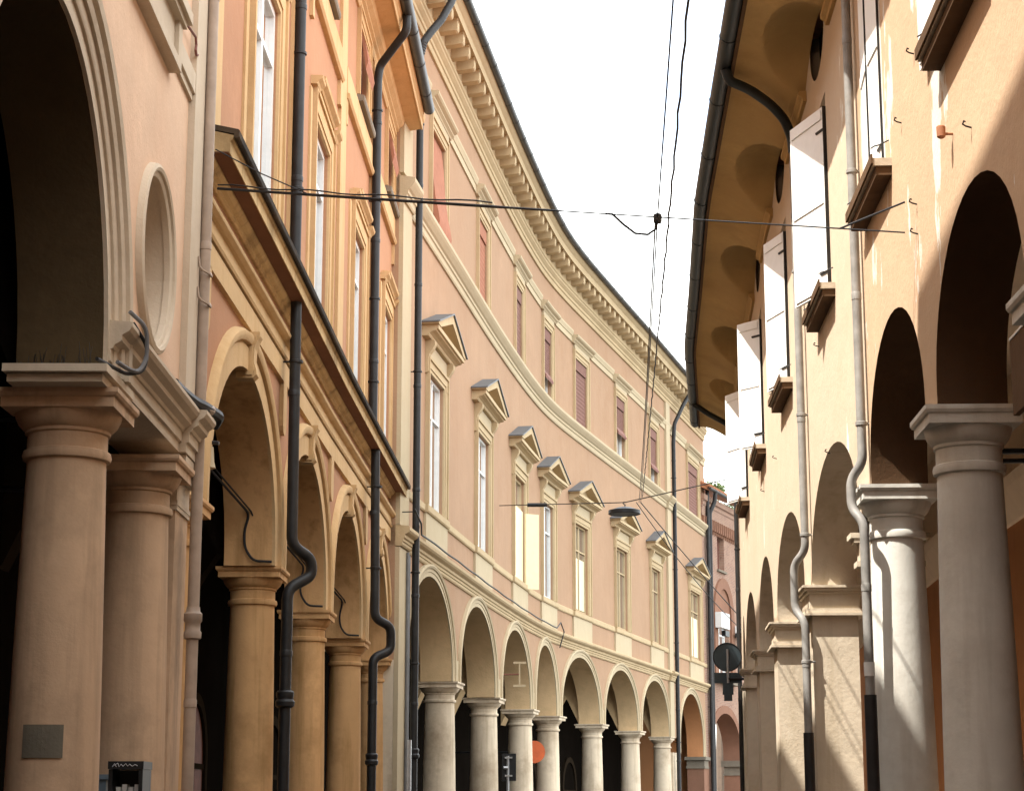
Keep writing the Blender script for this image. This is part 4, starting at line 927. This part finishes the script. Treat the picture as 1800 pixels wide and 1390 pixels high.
along('overhead_cable', sag((.30, -2, 6.45), J, .02, 10)+sag(J, LC_, .06, 24)[1:], .006, 'left of two overhead cables running down the street to the hanging lamp')
along('overhead_cable', [Vector(v)+Vector((.006*math.sin(i*2.4), 0, .006*math.cos(i*2.4))) for i, v in enumerate(lerpn((.42, -2, 6.62), (1.11, 11.6, 6.58), 30)+lerpn((1.11, 11.6, 6.58), (1.26, 14.4, 6.60), 8)[1:]+lerpn((1.26, 14.4, 6.60), (1.53, 19.3, 6.80), 14)[1:]+lerpn((1.53, 19.3, 6.80), (2.18, 30.5, 7.58), 30)[1:]+lerpn((2.18, 30.5, 7.58), LC_+Vector((.04, 0, .12)), 36)[1:])], .009, 'twisted right-hand overhead cable running down the street to the hanging lamp')
along('overhead_cable', sag(J-Vector((.02, 0, .05)), LC_+Vector((-.04, 0, 0)), .20, 24), .007, 'thin middle wire from the span cable junction down to the hanging lamp')
along('slack_loop', [J+Vector((-.42, .02, .035)), J+Vector((-.36, .02, .03)), J+Vector((-.28, .02, -.05)), J+Vector((-.18, .02, -.13)), J+Vector((-.08, .02, -.14)), J+Vector((-.01, .02, -.09)), J], .010, 'slack black cable loop hanging at the span cable junction')
jb = obj('cable_clamp', MB().lathe([(.03, J.z-.05), (.035, J.z-.03), (.035, J.z+.02), (.02, J.z+.03)], (J.x, J.y), 8), 'iron'); tag(jb, 'small black clamp joining the span cable and the overhead cables', 'clamp')
# far span wire with the lamp
MA = Vector(FM.P(14.33, .05, 9.45)); RA = Vector(FR.P(32.2, .05, 8.1)); 
wire('span_wire', lerpn(MA, LP+Vector((0, 0, .22)), 8)+lerpn(LP+Vector((0, 0, .22)), RA, 8)[1:], .012, 'far thin span wire that carries the hanging street lamp')
ins = MA.lerp(LP+Vector((0, 0, .2)), .33); tag(obj('insulator', MB().tube([ins-Vector((.25, 0, 0)), ins+Vector((.25, 0, 0))], .05, 8), 'iron'), 'black insulator block strung on the far span wire', 'insulator')
lamp = thing('street_lamp', 'dark disc street lamp hanging on a wire over the far street', 'lamp', LP)
obj('shade', MB().lathe([(.05, LP.z+.12), (.16, LP.z+.10), (.36, LP.z+.03), (.345, LP.z-.02), (.34, LP.z-.05), (.0, LP.z-.05)], (LP.x, LP.y), 28), 'lead', lamp, True)
obj('rim', MB().lathe([(.35, LP.z-.06), (.372, LP.z-.05), (.372, LP.z+.03), (.355, LP.z+.035)], (LP.x, LP.y), 28, False), 'iron', lamp, True)
obj('hanger', MB().tube([LP+Vector((0, 0, .1)), LP+Vector((.02, 0, .16)), LP+Vector((-.03, 0, .2)), LP+Vector((0, 0, .24))], .015, 6), 'iron', lamp)
FE = Vector((6.6, 52, 5.9))
along('overhead_cable', sag(LC_, FE, .05, 12), .012, 'upper of two cables slanting from the lamp to the right')
along('overhead_cable', sag(LC_+Vector((-.1, 0, 0)), FE+Vector((0, .3, -.12)), .25, 12), .010, 'lower of two cables slanting from the lamp to the right')
FE2 = obj('cable_post', MB().tube([(6.6, 52, 0), (6.6, 52, 6.1)], .06, 8), 'iron'); tag(FE2, 'slim iron cable post hidden behind the yellow house', 'post')

# road sign seen from behind on a bracket of the yellow house
sp = Vector(FR.P(31.6, .33, 4.47)); a = FR.ang(31.6)
rs = thing('road_sign', 'round dark road sign seen from behind above a small plate', 'sign', sp)
def disc(c, r, t, n=36): return MB().loft([[(c[0]+r*math.cos(2*math.pi*k/n), c[1]+dy, c[2]+r*math.sin(2*math.pi*k/n)) for k in range(n)] for dy in (-t, t)])
obj('disc', disc(sp, .27, .012), 'sign', rs); obj('rim', MB().tube([(sp.x+.27*math.cos(2*math.pi*k/36), sp.y-.012, sp.z+.27*math.sin(2*math.pi*k/36)) for k in range(37)], .012, 6), 'iron', rs)
obj('plate', MB().box3(sp.x-.26, sp.x+.26, sp.y-.012, sp.y+.012, sp.z-.50, sp.z-.30), 'sign', rs)
obj('lower_box', MB().box3(sp.x-.10, sp.x+.10, sp.y-.05, sp.y+.05, sp.z-.72, sp.z-.50).box3(sp.x-.075, sp.x+.075, sp.y-.04, sp.y+.04, sp.z-.84, sp.z-.72), 'sign', rs)
obj('post', MB().tube([(sp.x, sp.y-.05, sp.z-.5), (sp.x, sp.y-.05, sp.z+.15)], .025, 8), 'steel', rs, True)
bx_ = FR.P(31.6, .0, 0); obj('bracket', MB().tube([(sp.x, sp.y-.05, sp.z-.42), (bx_[0], bx_[1], sp.z-.42)], .025, 8).tube([(sp.x+.25, sp.y, sp.z-.34), (bx_[0], bx_[1], sp.z-.34)], .02, 8), 'iron', rs)

# lantern in the right portico
lp = Vector(FR.P(9.55, -1.35, 2.92))
ln = thing('lantern', 'iron lantern hanging on a chain between the two right columns', 'lantern', lp)
obj('glass_body', MB().sqstack([(.085, lp.z), (.15, lp.z+.28)], lp, .2), 'lampglass', ln); obj('glass_roof', MB().sqstack([(.16, lp.z+.30), (.075, lp.z+.45)], lp, .2), 'lampglass', ln)
fr_ = MB().sqstack([(.175, lp.z+.28), (.175, lp.z+.30)], lp, .2).sqstack([(.09, lp.z-.03), (.09, lp.z)], lp, .2).sqstack([(.08, lp.z+.45), (.03, lp.z+.5)], lp, .2)
for q in range(4):
    an = .2+math.pi/4+q*math.pi/2; c_, s_ = math.cos(an)*1.414, math.sin(an)*1.414
    fr_.tube([(lp.x+c_*.087, lp.y+s_*.087, lp.z), (lp.x+c_*.152, lp.y+s_*.152, lp.z+.28), (lp.x+c_*.162, lp.y+s_*.162, lp.z+.30), (lp.x+c_*.078, lp.y+s_*.078, lp.z+.45)], .01, 5)
    fr_.tube([(lp.x+c_*.06, lp.y+s_*.06, lp.z-.03), (lp.x+c_*.05, lp.y+s_*.05, lp.z-.10), (lp.x, lp.y, lp.z-.14)], .008, 5)
obj('frame', fr_, 'iron', ln)
ch = MB(); z = lp.z+.5; k = 0
while z < 4.55:
    n8 = [(lp.x+(.016*math.cos(t) if k % 2 else 0), lp.y+(0 if k % 2 else .016*math.cos(t)), z+.03+.035*math.sin(t)) for t in [2*math.pi*i/8 for i in range(9)]]
    ch.tube(n8, .005, 4); z += .052; k += 1
obj('chain', ch, 'iron', ln); obj('ceiling_hook', MB().lathe([(.05, 4.60), (.04, 4.56), (.012, 4.52), (.012, 4.50)], lp, 10).tube([(lp.x, lp.y, 4.55), (lp.x, lp.y, 5.6)], .01, 5), 'iron', ln)

# ------------------------------------------------------------------ signs under the far arcade
sg = Vector(FM.P(11.2, .75, 2.55))
bs = thing('hanging_sign', 'black box sign on a grey pole in front of the curved arcade', 'sign', (sg.x, sg.y, 0))
obj('panel', MB().box3(sg.x-.16, sg.x+.18, sg.y-.06, sg.y+.06, 2.25, 2.9), 'iron', bs); obj('pole', MB().tube([(sg.x-.02, sg.y-.12, 0), (sg.x-.02, sg.y-.12, 2.84)], .035, 8), 'steel', bs, True)
for z in (2.35, 2.78): obj('clamp', MB().box3(sg.x-.09, sg.x+.09, sg.y-.16, sg.y-.06, z, z+.04), 'steel', bs)
obj('knob', MB().tube([(sg.x-.02, sg.y-.14, 2.56), (sg.x-.12, sg.y-.15, 2.56)], .04, 8), 'steel', bs)
og = Vector(FM.P(22.5, -.3, 3.25)); od = thing('round_sign', 'round orange sign showing between two columns of the curved arcade', 'sign', og)
obj('disc', disc(og, .33, .05), 'orangep', od); obj('arm', MB().tube([og, Vector(FM.P(22.5, -3.5, 3.25))], .025, 6), 'iron', od)
q = Vector(FM.P(14.95, .03, 5.05)); hs = thing('shop_bracket', 'cream I-shaped shop bracket projecting from the second far column', 'bracket', q)
e = Vector((.46, -.1, 0)); t_ = q+e
obj('arm', MB().tube([q, t_], .02, 6), 'brown', hs); obj('upright', MB().box3(t_.x-.02, t_.x+.02, t_.y-.02, t_.y+.02, t_.z-.28, t_.z+.28), 'creamw', hs)
obj('bar', MB().box3(t_.x-.16, t_.x+.17, t_.y-.03, t_.y+.03, t_.z+.27, t_.z+.33), 'creamw', hs); obj('bar', MB().box3(t_.x-.17, t_.x+.16, t_.y-.03, t_.y+.03, t_.z-.33, t_.z-.27), 'creamw', hs)

# ------------------------------------------------------------------ near left: cables, notice, boxes
F = FB1
def cat(name, pts, r, label, mat='cable'): return wire(name, bend(pts) if len(pts) < 12 else pts, r, label, mat, 7)
cat('cable_bundle', [F.P(5.3, .10, 4.63), F.P(5.45, .15, 4.61), F.P(5.58, .20, 4.62), F.P(5.64, .24, 4.74), F.P(5.6, .24, 4.95), F.P(5.46, .14, 5.03)], .016, 'thick grey cable loop curling over the near left impost', 'cableg')
cat('cable_bundle', [F.P(5.0, .02, 4.585), F.P(5.5, .13, 4.585), F.P(5.66, .22, 4.64), F.P(5.68, .24, 4.82), F.P(5.55, .15, 4.97)], .014, 'black cable curling inside the grey loop on the near left impost')
cat('cable_bundle', [F.P(7.6, .10, 4.98), F.P(7.9, .12, 4.97), F.P(8.3, .16, 4.97), F.P(8.5, .20, 4.98), F.P(8.95, .24, 5.0), F.P(9.12, .26, 5.0), F.P(9.2, .20, 4.93)], .045, 'black cable bundle tied round the beige drainpipe at the near left corner')
cat('cable_bundle', [F.P(5.6, .12, 4.955), F.P(6.5, .14, 4.95), F.P(7.4, .13, 4.955), F.P(8.2, .15, 4.965), F.P(8.7, .22, 4.97), F.P(9.14, .27, 5.02)], .018, 'thin black cable lying along the near left cornice')
obj_ = obj('cable_tie', MB().tube([F.P(8.62, .20, 4.985), F.P(8.78, .222, 4.99)], .05, 10), 'pipeb'); tag(obj_, 'beige wrap round the black cable bundle at the corner drainpipe', 'cable tie')
st = MB()
for k in range(70):
    s = random.uniform(5.02, 5.6); d = random.uniform(-.55, -.02); p = Vector(F.P(s, d, 4.555)); h = random.uniform(.04, .16)
    st.tube([p, p+Vector((random.uniform(-.03, .03), random.uniform(-.03, .03), h))], .0025, 3)
so_ = obj('pigeon_spikes', st, 'iron'); tag(so_, 'fine dark bird spikes on top of the near left capital', 'bird spikes'); so_['kind'] = 'stuff'
x, y, _ = F.P(5.66, -.3, 0)
def patch(z0, z1, a0, a1, r): return MB().grid([[(x+r(z)*math.cos(a0+(a1-a0)*k/10), y+r(z)*math.sin(a0+(a1-a0)*k/10), z) for k in range(11)] for z in lin(z0, z1, 6)])
no = obj('notice', patch(1.93, 2.15, R_(-116), R_(-66), lambda z: .3245), 'notice'); tag(no, 'grey weathered notice patch stuck on the near left column', 'notice')
bq = Vector(F.P(7.25, -.08, 0)); nb = thing('newspaper_box', 'black newspaper box with white papers between the two near left columns', 'newspaper box', bq)
zt = 1.95
hb = MB().box3(bq.x-.13, bq.x+.13, bq.y-.1, bq.y+.25, .15, 1.58).box3(bq.x-.13, bq.x+.13, bq.y+.2, bq.y+.25, 1.582, zt-.06).box3(bq.x-.13, bq.x-.10, bq.y-.1, bq.y+.198, 1.582, zt-.06).box3(bq.x+.10, bq.x+.13, bq.y-.1, bq.y+.198, 1.582, zt-.06).box3(bq.x-.135, bq.x+.135, bq.y-.11, bq.y+.26, zt-.058, zt)
obj('case', hb, 'iron', nb)
for k in range(4): obj('paper', MB().box3(bq.x-.085+k*.045, bq.x-.05+k*.045, bq.y-.02+k*.01, bq.y+.1, 1.585, 1.76+.02*(k % 2)), 'paper', nb)
sw = MB(); pts = [(-.10, .0), (-.085, .025), (-.07, .0), (-.085, .012), (-.06, .028), (-.05, .0), (-.035, .02), (-.02, .004), (0, .024), (.015, .006), (.03, .02), (.05, .004), (.07, .018), (.09, .008)]
sw.tube([(bq.x+a_, bq.y-.113, zt-.042+b_) for a_, b_ in pts], .003, 4); obj('scrawl', sw, 'scrawl', nb)
bb = Vector(F.P(7.62, -.42, 0)); b2_ = thing('utility_box', 'grey blue metal box half hidden behind the near left column', 'utility box', bb)
obj('case', MB().box3(bb.x-.2, bb.x+.1, bb.y, bb.y+.3, .15, 1.82), 'blue', b2_); obj('lid', MB().box3(bb.x-.22, bb.x+.12, bb.y-.02, bb.y+.32, 1.822, 1.86), 'blue', b2_)
# security light hanging at the ochre house's first arch
F = FB2
q = Vector(F.P(.35, .06, 4.95)); wl = thing('wall_light', 'small cream bell light under a black bracket at the first ochre arch', 'light', q)
obj('shade', MB().lathe([(.02, q.z+.02), (.05, q.z), (.06, q.z-.14), (.075, q.z-.2), (.0, q.z-.21)], q, 14), 'creamw', wl, True); obj('bracket', MB().tube([q+Vector((-.12, 0, .3)), q+Vector((-.1, 0, .12)), q+Vector((0, 0, .05)), q+Vector((.1, 0, .04))], .02, 6), 'iron', wl)
# black cables dropping on to the imposts
for i, (s, w_) in enumerate(((5.52, 2.2), (10.74, 1.9), (15.6, 1.7))):
    nm = ('first', 'second', 'third')[i]
    cat('service_cable', [F.P(s-.55-w_*.5, -.62, 5.42), F.P(s-.52, -.27, 5.0), F.P(s-.50, -.33, 4.8), F.P(s-.49, -.32, 4.6), F.P(s-.48, -.22, 4.45), F.P(s-.47, .0, 4.44)], .016, 'black service cable sagging on to the %s ochre column from the left' % nm)
    cat('service_cable', [F.P(s-.55-w_*.5, -.60, 5.47), F.P(s-.54, -.25, 5.03), F.P(s-.52, -.23, 4.98)], .011, 'thinner black cable beside the one on the %s ochre column' % nm)
# cable along the far string course
F = FM
cat('facade_cable', [F.P(.8, .34, 7.35), F.P(1.6, .33, 7.16)]+[F.P(s, .225, 7.03+.008*math.sin(s*2.1)) for s in lin(2.2, 23.5, 40)]+[F.P(24.2, .2, 7.25), F.P(24.6, .22, 7.0), F.P(24.5, .1, 6.5)], .02, 'black cable clipped along the string course of the curved palazzo')
F = FB2
cat('facade_cable', [F.P(s, .02, 7.285+.01*math.sin(s*3)) for s in lin(1.5, 20.2, 40)]+[FM.P(.9, .34, 7.3)], .012, 'thin black cable along the ochre frieze below the cornice')
